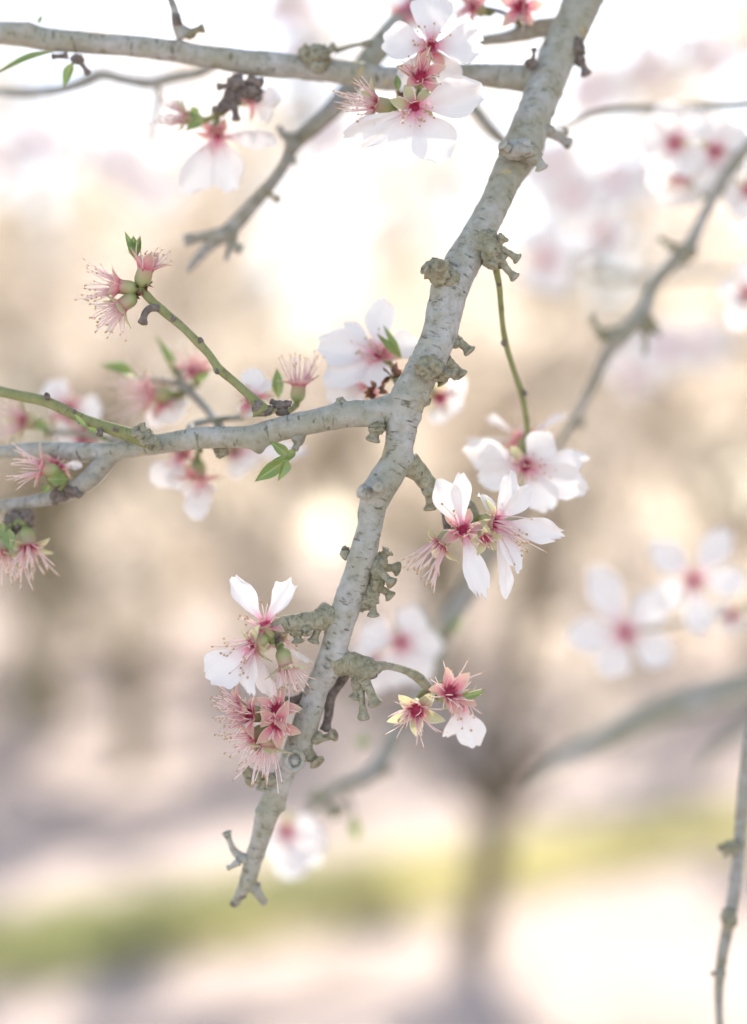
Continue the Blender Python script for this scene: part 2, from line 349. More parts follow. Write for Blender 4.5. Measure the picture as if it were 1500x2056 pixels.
# ------------------------------------------------------------------ orchard trees behind
def grow(mb_list, start, direc, r0, length, depth, tips, rnd, curve=0.25):
    """one limb as a wobbling tapered tube; returns its sample points"""
    mb = mb_list; pts = [(start, r0)]; p = start.copy(); d = direc.normalized(); k = 6
    for i in range(k):
        d = (d + Vector((rnd.gauss(0, curve), rnd.gauss(0, curve), rnd.gauss(0.03, curve * .6))) * 0.5).normalized()
        p = p + d * (length / k); pts.append((p.copy(), r0 * (1 - 0.72 * (i + 1) / k)))
    tube(mb, pts, 8 if r0 > .02 else 5, rough=.08 if r0 > .02 else 0, rf=9)
    return pts, d
def blossom_tree(name, seed, height=4.3, spread=2.1, trunk_r=0.085, trunk_h=0.6, nl=5, twig_n=7, blooms=10000, limbs=None, lean=(0, 0), clumps=120, sg=.10, tm='trunk'):
    rnd = random.Random(seed)
    root = empty(name, (0, 0, 0))
    mb = MB(); top = Vector((lean[0], lean[1], trunk_h))
    tube(mb, smooth_path([(Vector((0, 0, -0.12)), trunk_r * 1.7), (Vector((0, 0, 0.04)), trunk_r * 1.25), (top * .5, trunk_r), (top, trunk_r * 1.15), (top + Vector((0, 0, .1)), trunk_r * .7)], .05), 14, rough=.1, rf=14)
    mb.build('trunk', M[tm], root)
    twig_mb = MB(); spots = []
    dirs = limbs or [(2 * math.pi * (i + rnd.random() * .5) / nl, rnd.uniform(.45, .75)) for i in range(nl)]
    for (az, tilt) in dirs:
        lm = MB(); d = Vector((math.cos(az) * math.sin(tilt), math.sin(az) * math.sin(tilt), math.cos(tilt)))
        pts, dd = grow(lm, top + d * -.03, d, trunk_r * .62, (height - trunk_h) * rnd.uniform(.6, .8), 0, None, rnd, .22)
        lm.build('limb', M[tm], root)
        for q in range(4):
            i = rnd.randint(1, 6); s, r = pts[i]
            d2 = (dd * .5 + Vector((rnd.gauss(0, 1), rnd.gauss(0, 1), rnd.gauss(.15, .7)))).normalized()
            p2, d3 = grow(twig_mb, s, d2, max(r * .5, .012), spread * rnd.uniform(.45, .8), 1, None, rnd, .3)
            for w in range(twig_n):
                j = rnd.randint(1, 6); s3, r3 = p2[j]
                d4 = (d3 * .6 + Vector((rnd.gauss(0, 1), rnd.gauss(0, 1), rnd.gauss(-.05, .8)))).normalized()
                p3, _ = grow(twig_mb, s3, d4, .007, rnd.uniform(.35, .8), 2, None, rnd, .35)
                spots += [p for p, _r in p3[1:]]
            spots += [p for p, _r in p2[3:]]
    tag(twig_mb.build('twigs', M[tm], root), 'bare brown twigs of the crown', kind='stuff')
    cm = MB(); rnd.shuffle(spots); spots = spots[:clumps]
    for k in range(blooms):
        p = rnd.choice(spots) + Vector((rnd.gauss(0, sg), rnd.gauss(0, sg), rnd.gauss(0, sg)))
        if p.z < .35: continue
        nrm = Vector((rnd.gauss(0, 1), rnd.gauss(0, 1), rnd.gauss(0, 1))).normalized()
        t1 = nrm.orthogonal().normalized(); t2 = nrm.cross(t1); r = rnd.uniform(.018, .030); a0 = rnd.random() * 6.28
        c = cm.add(p - nrm * r * .3, 0.0)
        for q in range(5):
            a = a0 + q * 1.2566
            l1 = cm.add(p + (t1 * math.cos(a - .42) + t2 * math.sin(a - .42)) * r * .85, .7)
            l2 = cm.add(p + (t1 * math.cos(a) + t2 * math.sin(a)) * r * 1.15, 1)
            l3 = cm.add(p + (t1 * math.cos(a + .42) + t2 * math.sin(a + .42)) * r * .85, .7)
            cm.f.append((c, l1, l2, l3))
    tag(cm.build('crown', M['far_blossom'], root, smooth=False), 'mass of pale pink blossom', kind='stuff')
    return root
def copy_tree(root):
    c = root.copy(); col.objects.link(c)
    for ch in list(root.children):
        k = ch.copy(); col.objects.link(k); k.parent = c; k.matrix_parent_inverse = ch.matrix_parent_inverse.copy()
    return c
GRP = 'blossoming trees of the orchard rows behind'
# the nearest orchard tree: forked low, beside the grass strip
b0 = GP(952, 1898)
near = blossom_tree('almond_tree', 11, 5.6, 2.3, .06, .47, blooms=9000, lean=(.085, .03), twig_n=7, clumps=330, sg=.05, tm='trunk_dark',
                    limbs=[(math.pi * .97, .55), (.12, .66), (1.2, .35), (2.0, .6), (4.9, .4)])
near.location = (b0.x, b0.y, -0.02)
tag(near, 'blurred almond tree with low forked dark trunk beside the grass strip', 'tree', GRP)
protos = [blossom_tree('almond_tree', 21, 6.2, 2.3, .12, .8, twig_n=6), blossom_tree('almond_tree', 34, 5.6, 2.2, .10, .7, nl=5, twig_n=6), blossom_tree('almond_tree', 55, 6.8, 2.5, .13, .9, nl=6, blooms=12000, twig_n=6)]
LBL = 'blurred almond tree in pale pink blossom further back in the orchard'
spots = [(-2.78, 12.0, 2, .4), (-1.55, 9.3, 1, 1.9), (4.3, 9.8, 0, 3.0), (-6.2, 10.5, 0, 2.2), (6.6, 11.5, 1, 4.0),
         (.7, 15.8, 0, 1.1), (4.2, 15.4, 2, 2.6), (-3.9, 16.4, 0, 5.1), (7.4, 16.2, 1, 1.3), (-7.8, 16.4, 2, 3.3), (-1.4, 18.6, 2, 4.4), (2.4, 19.2, 2, 5.6)]
for row in range(5):
    D = 22 + row * 7.0; w = .30 * D + 1.5; n = int(2 * w / 4.3)
    for i in range(n + 1):
        x = -w + 2 * w * i / n + random.uniform(-.5, .5)
        if row < 4 and random.random() < .15: continue
        spots.append((x, D + random.uniform(-.7, .7), random.randint(0, 2), random.random() * 6.28))
used = set()
for (x, y, k, rz) in spots:
    o = protos[k] if k not in used else copy_tree(protos[k]); used.add(k)
    o.location = (x, y, -0.02); o.rotation_euler = (0, 0, rz); s = (.8 if y < 10 else random.uniform(1.3, 1.5) if y < 20 else random.uniform(1.45, 1.75)); o.scale = (s, s, s)
    if (x, y) == (-2.78, 12.0): tag(o, 'blurred tall almond tree with thick grey trunk behind the leafy twig', 'tree', GRP)
    else: tag(o, LBL, 'tree', GRP)
for o in protos:
    if 'label' not in o: tag(o, LBL, 'tree', GRP)
#@@FOREGROUND
# ------------------------------------------------------------------ the near almond tree: trunk and bough stand outside the frame
ROOT = Vector((1.35, 1.45, 0.0))
tree = empty('almond_tree', ROOT)
tag(tree, 'close almond tree with lichen spotted silver branch, knobbly spurs and white pink blossom', 'tree')
mb = MB()
tube(mb, smooth_path([(ROOT + Vector((0, 0, -.15)), .17), (ROOT + Vector((0, 0, .08)), .12), (ROOT + Vector((-.02, 0, .5)), .095), (ROOT + Vector((-.05, -.02, .95)), .10), (ROOT + Vector((-.07, -.03, 1.08)), .07)], .03), 18, rough=.1, rf=12)
mb.build('trunk', M['bark_plain'], tree)
CROTCH = ROOT + Vector((-.05, -.02, .98))
def limb(pts, segs=14):
    mb = MB(); tube(mb, smooth_path([(Vector(p), r) for p, r in pts], .02), segs, rough=.07, rf=25, ridge=.03); return mb.build('limb', M['bark_plain'], tree)
limb([(CROTCH, .07), ((1.1, 1.25, 1.6), .05), ((.8, 1.0, 2.05), .038), ((.46, .74, 2.16), .026), ((.24, .60, 1.95), .015), ((.135, .556, 1.79), .0095), P(1195, -50, 3.6) and (P(1195, -50, 3.6), .0072)])
limb([(CROTCH, .06), ((1.05, 1.25, 1.42), .04), ((.72, 1.0, 1.66), .026), ((.42, .78, 1.70), .014), (P(1640, 120, 9), .006)])
limb([(CROTCH, .06), ((1.1, 1.1, 1.3), .04), ((.7, .85, 1.5), .022), ((.38, .71, 1.5), .012), (P(1640, 1325, 18), .0085)])
OUT = [[(CROTCH, .06), ((1.5, 1.7, 1.7), .045), ((1.6, 2.1, 2.5), .03), ((1.5, 2.5, 3.4), .012)],
       [(CROTCH, .06), ((1.7, 1.35, 1.6), .045), ((2.1, 1.2, 2.3), .03), ((2.3, 1.2, 3.0), .012)],
       [(CROTCH, .06), ((1.05, 1.55, 1.95), .042), ((.7, 1.75, 2.6), .03), ((.25, 1.9, 3.0), .02), ((-.25, 2.0, 3.3), .010)],
       [(CROTCH, .06), ((1.15, 1.0, 1.9), .042), ((.8, .75, 2.5), .03), ((.45, .6, 2.9), .02), ((.1, .5, 3.2), .010)],
       [(CROTCH, .06), ((1.05, 1.95, 2.0), .042), ((.55, 2.5, 2.9), .03), ((-.3, 2.9, 3.5), .02), ((-1.1, 3.1, 3.9), .010)],
       [(CROTCH, .06), ((1.7, .9, 1.7), .042), ((1.8, .5, 2.3), .03), ((1.7, .2, 3.0), .012)]]
for l in OUT: limb(l)  # unseen limbs, several spread overhead to carry the added shading crown
# unseen crown overhead and beside: twigs and blossom added to shade the branch
def in_view(p, m=1.12):
    q = p - CAM; D = q.dot(FWD)
    return D > 0.05 and abs(q.dot(RIGHT) / D) < .26 * m and -.356 * m < q.dot(UP) / D < .356 * m
rnd = random.Random(5); tm = MB(); cs = []
for l in OUT:
    pl = smooth_path([(Vector(p), r) for p, r in l], .05)
    for k in range(70):
        p, r = pl[rnd.randint(len(pl) // 4, len(pl) - 1)]; d = Vector((rnd.gauss(0, 1), rnd.gauss(0, 1), rnd.gauss(.1, .7))).normalized(); pts = [(p, max(.004, r * .35))]; q = p.copy(); Ln = rnd.uniform(.4, 1.0)
        for i in range(5):
            d = (d + Vector((rnd.gauss(0, .2), rnd.gauss(0, .2), rnd.gauss(0, .2)))).normalized(); q = q + d * Ln / 5
            if in_view(q, 1.25): break
            pts.append((q.copy(), max(.0016, pts[0][1] * (1 - .16 * (i + 1))))); cs.append(q.copy())
        if len(pts) > 2: tube(tm, pts, 6)
tag(tm.build('twigs', M['bark_plain'], tree), kind='stuff')
cm = MB()
for k in range(15000):
    p = rnd.choice(cs) + Vector((rnd.gauss(0, .05), rnd.gauss(0, .05), rnd.gauss(0, .05)))
    if in_view(p, 1.2): continue
    nrm = Vector((rnd.gauss(0, 1), rnd.gauss(0, 1), rnd.gauss(0, 1))).normalized(); t1 = nrm.orthogonal().normalized(); t2 = nrm.cross(t1); r = rnd.uniform(.014, .024); a0 = rnd.random() * 6.28
    c = cm.add(p - nrm * r * .3, 0.0)
    for q in range(5):
        a = a0 + q * 1.2566
        l1 = cm.add(p + (t1 * math.cos(a - .42) + t2 * math.sin(a - .42)) * r * .85, .7); l2 = cm.add(p + (t1 * math.cos(a) + t2 * math.sin(a)) * r * 1.15, 1); l3 = cm.add(p + (t1 * math.cos(a + .42) + t2 * math.sin(a + .42)) * r * .85, .7)
        cm.f.append((c, l1, l2, l3))
tag(cm.build('crown', M['far_blossom'], tree, smooth=False), kind='stuff')

FLARE = True
def branch(name, pts, mat='bark', segs=28, step=.0009, rough=.05, rf=170, ridge=.05, flare=0.0, knots=(), end_cut=False, seed=None, lab=None):
    """pts: (x, y, width px, depth cm)"""
    pp = [(P(x, y, d), PX(w, d) / 2) for (x, y, w, d) in pts]
    path = smooth_path(pp, step)
    if flare:
        s = 0; r0 = pp[0][1]; last = path[0][0]; np_ = []
        for (p, r) in path:
            s += (p - last).length; last = p; np_.append((p, r * (1 + flare * math.exp(-s / (r0 * 1.3)))))
        path = np_
    kn = [(P(kx, ky, kd) , (RIGHT * ax + UP * ay - FWD * at).normalized(), PX(kh), PX(ks)) for (kx, ky, kd, ax, ay, at, kh, ks) in knots]
    mb = MB(); tube(mb, path, segs, rough, rf, ridge, kn, seed=random.random() if seed is None else seed)
    o = mb.build(name, M[mat], tree)
    if lab: o['label'] = lab
    return o

# main hanging branch
MAIN = [(1205, -75, 82, 3.8), (1158, 30, 76, 3.2), (1120, 110, 74, 2.8), (1092, 180, 72, 2.4), (1066, 250, 74, 2.0), (1048, 300, 80, 1.8), (1020, 350, 66, 1.5), (998, 400, 60, 1.2),
        (975, 445, 62, 1.0), (950, 490, 66, .8), (922, 540, 72, .6), (903, 585, 74, .4), (893, 625, 72, .3), (882, 670, 70, .2), (864, 715, 70, .1), (843, 755, 70, 0), (820, 800, 74, 0),
        (808, 845, 66, 0), (803, 885, 58, 0), (793, 930, 60, 0), (766, 975, 64, 0), (748, 1020, 54, 0), (742, 1060, 50, 0), (732, 1100, 54, 0), (720, 1145, 55, .1), (703, 1195, 56, .2), (687, 1245, 55, .3),
        (673, 1293, 53, .5), (662, 1330, 56, .6), (640, 1375, 47, .8), (625, 1420, 50, .9), (608, 1470, 54, 1.0), (592, 1515, 53, 1.1), (570, 1558, 42, 1.3), (552, 1600, 49, 1.5), (535, 1640, 45, 1.6),
        (523, 1685, 38, 1.8), (508, 1728, 36, 2.0), (497, 1768, 33, 2.1), (482, 1795, 22, 2.2), (471, 1815, 17, 2.3)]
KN = [(1005, 300, .5, -1, .2, .5, 14, 26), (1100, 300, 1, 1, 0, .2, 10, 24), (860, 735, -1, 0, 0, 1, 16, 20), (735, 985, -.5, -1, .2, .5, 18, 20), (760, 975, -.6, .2, .3, 1, 12, 15),
      (805, 800, -.5, -.3, .3, 1, 8, 20), (830, 930, 0, 1, 0, .3, 9, 18), (592, 1525, .4, 0, 0, 1, 10, 18), (575, 1628, 1.5, 1, -.2, .3, 16, 9), (520, 1640, 1.2, -.6, 0, 1, 9, 10), (620, 1375, .5, -1, 0, .6, 12, 13),
      (520, 1630, 1.4, -1, .3, .3, 7, 9), (900, 575, 0, -.6, .2, .8, 9, 22), (945, 410, 1, -1, .2, .3, 9, 8), (1000, 470, .6, 1, 0, .2, 9, 14), (700, 1330, .5, 1, 0, .3, 9, 22), (800, 885, -.6, 0, 0, 1, 6, 11), (812, 850, -.7, .3, 0, 1, 6, 10), (655, 1245, .2, -1, 0, .3, 9, 20)]
branch('branch', MAIN, segs=64, step=.0005, rough=.036, rf=300, ridge=.07, knots=KN, seed=.37, lab='main silver grey branch with orange lichen spots')
branch('twig', [(500, 1762, 26, 2.1), (512, 1785, 22, 2.1), (522, 1800, 18, 2.2), (529, 1812, 14, 2.3)], 'bark', 16)
# branches to the side
branch('side_branch', [(822, 812, 50, .1), (790, 820, 56, .1), (750, 829, 53, 0), (700, 832, 53, 0), (650, 842, 49, 0), (600, 852, 48, 0), (550, 865, 48, .1), (510, 877, 47, .2), (460, 878, 42, .3), (400, 879, 44, .5), (350, 887, 41, .7),
        (320, 892, 39, .9), (280, 899, 35, 1.1), (240, 905, 33, 1.2), (160, 906, 35, 1.6), (80, 903, 32, 2.0), (0, 907, 25, 2.4), (-90, 916, 22, 3)], segs=44, step=.0007, rough=.045, rf=210, flare=.35,
        knots=[(683, 805, 0, 0, 1, .2, 12, 9), (740, 845, -.3, 0, -.6, .8, 9, 10), (520, 900, .2, 0, -1, .3, 14, 13), (295, 870, .8, 0, 1, .4, 14, 16), (310, 890, .6, 0, 0, 1, 12, 14), (560, 850, -.3, 0, .2, 1, 6, 16)], seed=.81)
branch('side_branch', [(262, 893, 30, 1.2), (225, 915, 36, 1.3), (200, 940, 40, 1.4), (172, 968, 38, 1.5), (125, 994, 30, 1.7), (60, 1008, 26, 2.0), (0, 1016, 24, 2.3), (-90, 1028, 22, 3)], 'bark_plain', 30, .001, .08, 200, .08, .2,
        knots=[(185, 965, 1.2, 0, -.8, .6, 10, 12), (215, 935, 1.2, .7, -.5, .2, 8, 10), (140, 975, 1.4, 0, 1, .2, 8, 12)])
branch('side_branch', [(300, 884, 30, .9), (262, 873, 27, .8), (200, 853, 23, .8), (160, 838, 21, .8), (96, 808, 22, .9), (40, 795, 21, 1.1), (0, 786, 21, 1.3), (-80, 770, 20, 1.8)], 'twig', 24, .001, .05, 160, .03, .4,
        knots=[(94, 798, .7, 0, 1, .3, 9, 8), (198, 870, .6, .2, -1, .2, 12, 9), (230, 862, .5, .3, -1, .2, 6, 8)], lab='olive green young twig')
branch('side_branch', [(1100, 165, 44, 2.6), (1055, 158, 52, 2.7), (967, 151, 46, 2.8), (880, 155, 46, 2.8), (783, 158, 46, 2.8), (710, 147, 47, 2.8), (650, 140, 46, 2.8), (600, 134, 47, 2.8), (550, 130, 49, 2.7), (500, 126, 50, 2.7), (450, 118, 45, 2.6), (400, 111, 43, 2.6),
        (300, 96, 42, 2.5), (200, 88, 42, 2.4), (100, 80, 44, 2.3), (50, 70, 47, 2.3), (0, 66, 44, 2.3), (-90, 60, 44, 2.3)], segs=36, step=.001, rough=.05, rf=150, flare=.3,
        knots=[(233, 90, 1.6, 0, 0, 1, 9, 9), (55, 50, 2, 0, 1, .2, 12, 13), (640, 118, 2.2, 0, 1, .5, 12, 16), (360, 85, 2.2, 0, 1, .1, 14, 20), (510, 152, 2.3, 0, -1, .2, 10, 20)], seed=.11)
branch('side_branch', [(440, 128, 16, 4.0), (400, 146, 19, 5.5), (350, 156, 22, 6.5), (300, 167, 24, 7), (250, 160, 22, 7), (205, 151, 24, 7), (168, 165, 24, 7), (120, 180, 20, 7), (60, 186, 18, 7), (0, 183, 16, 7), (-90, 175, 15, 7)], 'bark_plain', 18, .002)
branch('twig', [(316, 168, 14, 7), (318, 200, 13, 7.5), (310, 240, 11, 8), (302, 285, 9, 8.5)], 'bark_plain', 12, .002)
branch('side_branch', [(905, -90, 56, 6.5), (830, 15, 54, 5.8), (760, 98, 50, 5.2), (722, 148, 44, 5), (690, 195, 42, 4.9), (655, 232, 36, 4.8), (615, 268, 32, 4.8), (588, 297, 26, 4.8), (572, 330, 22, 4.8), (545, 370, 24, 4.8), (502, 418, 28, 4.8), (462, 462, 33, 4.8), (425, 490, 24, 4.8), (397, 518, 18, 4.8), (376, 545, 11, 4.8)],
       'bark_plain', 26, .0014, .05, 150)
branch('twig', [(1140, 55, 40, 3.2), (1085, 56, 38, 3.6), (1050, 66, 34, 3.9), (1010, 76, 25, 4.0), (970, 82, 22, 4.0), (915, 98, 18, 3.8)], 'bark_plain', 20, .0014, flare=.2)
branch('twig', [(925, 175, 24, 7), (955, 220, 25, 7), (985, 258, 26, 7), (1015, 285, 20, 7), (1060, 300, 14, 7)], 'bark_plain', 14, .002)
branch('twig', [(1640, 120, 30, 9), (1560, 190, 22, 8.6), (1500, 209, 19, 8.3), (1400, 214, 17, 8), (1310, 216, 15, 7.8), (1237, 221, 15, 7.4), (1182, 231, 14, 7), (1150, 248, 11, 6.5), (1115, 256, 9, 5)], 'bark_plain', 14, .002)
# long arching branch behind the hanging twig, running down behind the blossom
branch('side_branch', [(1640, 120, 34, 9), (1560, 230, 26, 8.4), (1475, 330, 23, 8), (1416, 427, 21, 8), (1383, 496, 28, 8), (1343, 535, 25, 8), (1310, 580, 26, 8), (1292, 628, 32, 8), (1248, 674, 36, 8), (1219, 712, 25, 8.4), (1193, 770, 19, 8.8), (1160, 832, 18, 9.4), (1132, 880, 18, 10), (1060, 1000, 26, 11.5), (985, 1110, 36, 13),
        (938, 1195, 44, 14), (899, 1257, 42, 14), (881, 1318, 38, 14), (850, 1390, 34, 13.5), (800, 1458, 36, 13), (772, 1522, 34, 12.5), (734, 1562, 30, 12), (680, 1580, 24, 12), (640, 1612, 16, 12), (605, 1650, 10, 11)], 'bark_plain', 22, .002, .08, 110,
       lab='long blurred grey branch arching behind the blossom')
branch('side_branch', [(1640, 1325, 66, 18), (1560, 1350, 66, 18), (1500, 1378, 66, 18), (1400, 1408, 64, 18), (1300, 1442, 58, 18), (1215, 1485, 50, 18), (1150, 1515, 40, 18.5), (1100, 1545, 26, 19), (1060, 1580, 14, 20)], 'bark', 20, .003, lab='thick blurred grey branch')
branch('side_branch', [(1700, 1300, 40, 20), (1560, 1400, 34, 20), (1500, 1450, 30, 20), (1440, 1500, 20, 20.5), (1400, 1550, 10, 21)], 'bark_plain', 16, .003)
branch('side_branch', [(1640, 1325, 40, 16), (1590, 1330, 30, 9), (1535, 1400, 24, 5), (1508, 1470, 24, 4), (1494, 1590, 25, 4), (1483, 1715, 25, 4), (1469, 1822, 25, 4), (1454, 1899, 23, 4), (1444, 1976, 19, 4), (1445, 2056, 15, 4), (1450, 2120, 12, 4)], 'bark_plain', 22, .0015, .06, 150)
branch('twig', [(1700, 500, 20, 20), (1560, 545, 16, 24), (1400, 552, 16, 24), (1300, 556, 22, 24), (1205, 556, 16, 24), (1150, 565, 8, 24)], 'bark_plain', 12, .003)
branch('twig', [(1640, 1160, 22, 14), (1560, 1190, 18, 13), (1480, 1225, 15, 12.5), (1400, 1240, 13, 12), (1310, 1262, 10, 12)], 'bark_plain', 12, .002)
# young green twigs
branch('twig', [(527, 828, 34, .2), (518, 812, 24, .2), (500, 793, 18, .2), (470, 766, 17, .3), (440, 740, 18, .3), (420, 712, 16, .4), (397, 687, 18, .4), (372, 662, 16, .4), (350, 643, 17, .5), (325, 622, 19, .5), (307, 606, 17, .5), (294, 592, 18, .5), (284, 580, 14, .5)], 'twig', 22, .0008, .05, 220, .03, .25,
       knots=[(433, 744, .2, -.7, -.7, .3, 6, 6), (404, 683, .3, .8, .6, .3, 6, 6), (527, 815, 0, -.6, .3, .5, 5, 8)], lab='straight green twig ending in spent flowers')
branch('twig', [(318, 618, 16, .4), (302, 619, 15, .3), (292, 628, 14, .2), (288, 640, 15, .2), (287, 646, 21, .2), (286, 650, 20, .2)], 'spur_dark', 14, .0006)
branch('twig', [(992, 520, 15, .9), (997, 545, 14, 1), (1003, 580, 12, 1.2), (1008, 640, 11, 1.6), (1016, 690, 12, 1.9), (1032, 745, 11, 2.3), (1048, 792, 13, 2.6), (1056, 831, 11, 2.8), (1060, 866, 11, 3)], 'twig', 16, .0009, .06, 260, .0, .2,
       knots=[(1011, 690, 1.7, -1, 0, .3, 5, 6), (1053, 788, 2.4, 1, .2, .3, 5, 7), (1010, 622, 1.4, 1, 0, .3, 3, 5)], lab='thin green twig hanging from a spur')
branch('twig', [(445, 865, 20, 3), (418, 825, 16, 4), (385, 790, 17, 4.5), (368, 772, 22, 4.8), (355, 740, 14, 5)], 'bark_plain', 14, .0015)
branch('twig', [(395, 880, 20, 2), (385, 855, 16, 3), (440, 842, 12, 3.2), (488, 838, 12, 3)], 'bark_plain', 14, .0015)
branch('twig', [(370, 70, 30, 2.4), (356, 50, 20, 2.3), (350, 18, 15, 2.2), (338, -15, 12, 2.1), (325, -60, 11, 2)], 'bark_plain', 16, .001, flare=.3)
branch('twig', [(820, 932, 42, .2), (842, 950, 36, .3), (860, 972, 34, .5), (882, 990, 26, .8), (915, 1003, 22, 1.1), (945, 1018, 20, 1.2), (960, 1045, 15, 1.0), (985, 1050, 13, .6)], 'spur', 24, .0007, .14, 260, .1, .3)
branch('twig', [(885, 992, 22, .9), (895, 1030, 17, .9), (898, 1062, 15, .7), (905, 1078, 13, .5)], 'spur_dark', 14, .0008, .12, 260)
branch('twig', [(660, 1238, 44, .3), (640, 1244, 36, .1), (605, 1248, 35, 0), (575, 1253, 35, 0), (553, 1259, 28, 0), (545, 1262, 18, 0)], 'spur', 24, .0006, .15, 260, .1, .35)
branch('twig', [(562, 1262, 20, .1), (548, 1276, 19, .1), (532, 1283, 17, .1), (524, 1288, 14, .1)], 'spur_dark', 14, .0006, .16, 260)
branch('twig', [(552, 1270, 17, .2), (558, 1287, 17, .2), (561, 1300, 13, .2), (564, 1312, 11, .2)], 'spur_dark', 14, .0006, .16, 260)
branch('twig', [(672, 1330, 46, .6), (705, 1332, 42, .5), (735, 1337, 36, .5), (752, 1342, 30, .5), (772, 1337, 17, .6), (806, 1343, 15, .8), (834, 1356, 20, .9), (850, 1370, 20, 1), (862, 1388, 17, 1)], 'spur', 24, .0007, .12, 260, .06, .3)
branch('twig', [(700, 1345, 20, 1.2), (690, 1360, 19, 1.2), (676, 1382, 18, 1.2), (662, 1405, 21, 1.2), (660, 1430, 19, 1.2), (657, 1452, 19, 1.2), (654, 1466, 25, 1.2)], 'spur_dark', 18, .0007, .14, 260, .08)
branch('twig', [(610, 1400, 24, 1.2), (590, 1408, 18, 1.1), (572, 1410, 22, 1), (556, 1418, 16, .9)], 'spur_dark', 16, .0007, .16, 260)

# ------------------------------------------------------------------ spurs with their pegs (scarred stalk ends)
def stub(parent, pts, mat='spur', flare=1.45):
    """pts: (x, y, width, depth): a short peg that widens to a round scarred end"""
    pp = [(P(x, y, d), PX(w, d) / 2) for (x, y, w, d) in pts]
    path = smooth_path(pp, .0005); n = len(path); out = []
    for i, (p, r) in enumerate(path):
        t = i / (n - 1); k = 1 + .35 * math.exp(-t / .12) + (flare - 1) * math.exp(-((t - .94) / .10) ** 2) - .12 * math.exp(-((t - .6) / .2) ** 2) + .045 * math.sin(t * 26)
        out.append((p, r * k))
    T = (path[-1][0] - path[-2][0]).normalized(); r = out[-1][1]
    for (f, q) in ((.12, .93), (.22, .78), (.28, .58), (.24, .42), (.20, .26)): out.append((path[-1][0] + T * r * f, r * q))
    mb = MB(); tube(mb, out, 18, .13, 620, .08, seed=random.random()); return mb.build('stub', M[mat], parent)
def lump(mb, x, y, d, rx, ry, rough=.26, rf=340, n=18):
    """knobbly rounded burr added to a mesh"""
    c = P(x, y, d); a = PX(rx, d); b = PX(ry, d); base = len(mb.v); so_ = random.random() * 9
    for i in range(n + 1):
        th = math.pi * i / n
        for j in range(2 * n):
            ph = math.pi * j / n
            q = RIGHT * (math.sin(th) * math.cos(ph) * a) + UP * (math.cos(th) * b) + FWD * (math.sin(th) * math.sin(ph) * (a + b) / 2)
            k = 1 + rough * (noise.noise(q * rf + Vector((so_, 0, 0))) + .7 * noise.noise(q * rf * 2.1 + Vector((0, so_, 0))) + .5 * noise.noise(q * rf * 4.5)) + .05 * math.sin(24 * th + 3 * noise.noise(q * rf))
            mb.add(c + q * k, i / n, 0, q * k + Vector((so_, 0, 0)))
    for i in range(n):
        for j in range(2 * n):
            a0 = base + i * 2 * n + j; a1 = base + i * 2 * n + (j + 1) % (2 * n)
            mb.f.append((a0, a0 + 2 * n, a1 + 2 * n, a1))
def spur(lumps, stubs=(), mat='spur', flare=1.45):
    mb = MB()
    for l in lumps: lump(mb, *l)
    o = mb.build('spur', M[mat], tree)
    for s in stubs: stub(o, s, mat, flare)
    return o
spur([(878, 545, -.3, 25, 26, .3), (900, 560, 0, 22, 24)], [[(868, 548, 22, -.4), (852, 540, 20, -.6)], [(880, 545, 20, -.6), (886, 533, 24, -1.2)]], flare=1.2)
spur([(985, 500, .5, 22, 34), (1000, 520, .6, 17, 18), (972, 492, .6, 24, 30)],
     [[(992, 500, 16, .5), (1003, 486, 18, .3), (1011, 476, 19, .2)], [(1000, 498, 17, .6), (1022, 508, 15, .6), (1040, 520, 17, .6)], [(1005, 522, 17, .5), (1018, 540, 16, .5), (1035, 557, 17, .5)], [(994, 522, 18, .3), (988, 534, 20, .2)]])
spur([(916, 686, .3, 14, 14)], [[(910, 680, 22, .3), (930, 692, 19, .3), (943, 706, 20, .3)]])
spur([(862, 738, -.95, 26, 22, .4, 420), (885, 750, -.4, 18, 16)], [[(880, 748, 20, -.5), (900, 750, 18, -.7), (914, 751, 19, -.8)], [(895, 725, 22, .5), (915, 740, 20, .6), (927, 754, 20, .6)], [(880, 755, 18, .4), (889, 769, 19, .4)]])
spur([(852, 806, .4, 12, 10)], [[(850, 800, 12, .4), (862, 806, 13, .4)]])
spur([(757, 858, -.2, 18, 14)], [[(758, 852, 24, -.1), (752, 870, 24, -.2), (748, 884, 25, -.2)]], flare=1.25)
spur([(862, 984, .4, 15, 13)], [[(860, 985, 18, .5), (862, 1005, 16, .5), (864, 1022, 20, .5)]])
spur([(734, 987, -.45, 17, 17, .3), (758, 978, -.75, 13, 13, .3), (748, 998, -.4, 16, 9)], [[(738, 986, 20, -.5), (727, 988, 22, -1.0)], [(758, 980, 17, -.7), (759, 977, 20, -1.3)]], 'bark', 1.15)
spur([(693, 1109, .3, 10, 13, .35)], (), 'spur')
spur([(757, 1150, .2, 17, 40, .3), (742, 1195, .3, 18, 26, .3), (730, 1212, .3, 12, 15, .3), (768, 1125, .2, 11, 18)],
     [[(768, 1118, 16, .2), (778, 1107, 20, .1)], [(762, 1142, 15, .2), (785, 1140, 18, .4), (798, 1142, 22, .5)], [(756, 1140, 19, -.1), (772, 1157, 18, -.2), (788, 1172, 19, -.3)], [(756, 1180, 17, .2), (772, 1186, 16, .2), (785, 1198, 18, .2)], [(745, 1198, 17, .1), (749, 1218, 15, 0), (750, 1236, 18, 0)]])
spur([(600, 1262, .1, 20, 14, .3), (645, 1240, .1, 18, 20)], [[(640, 1255, 19, .2), (634, 1274, 16, .2), (629, 1288, 19, .2)], [(592, 1262, 18, .1), (597, 1278, 17, .1), (599, 1288, 20, .1)], [(615, 1262, 17, -.2), (618, 1272, 15, -.3)]])
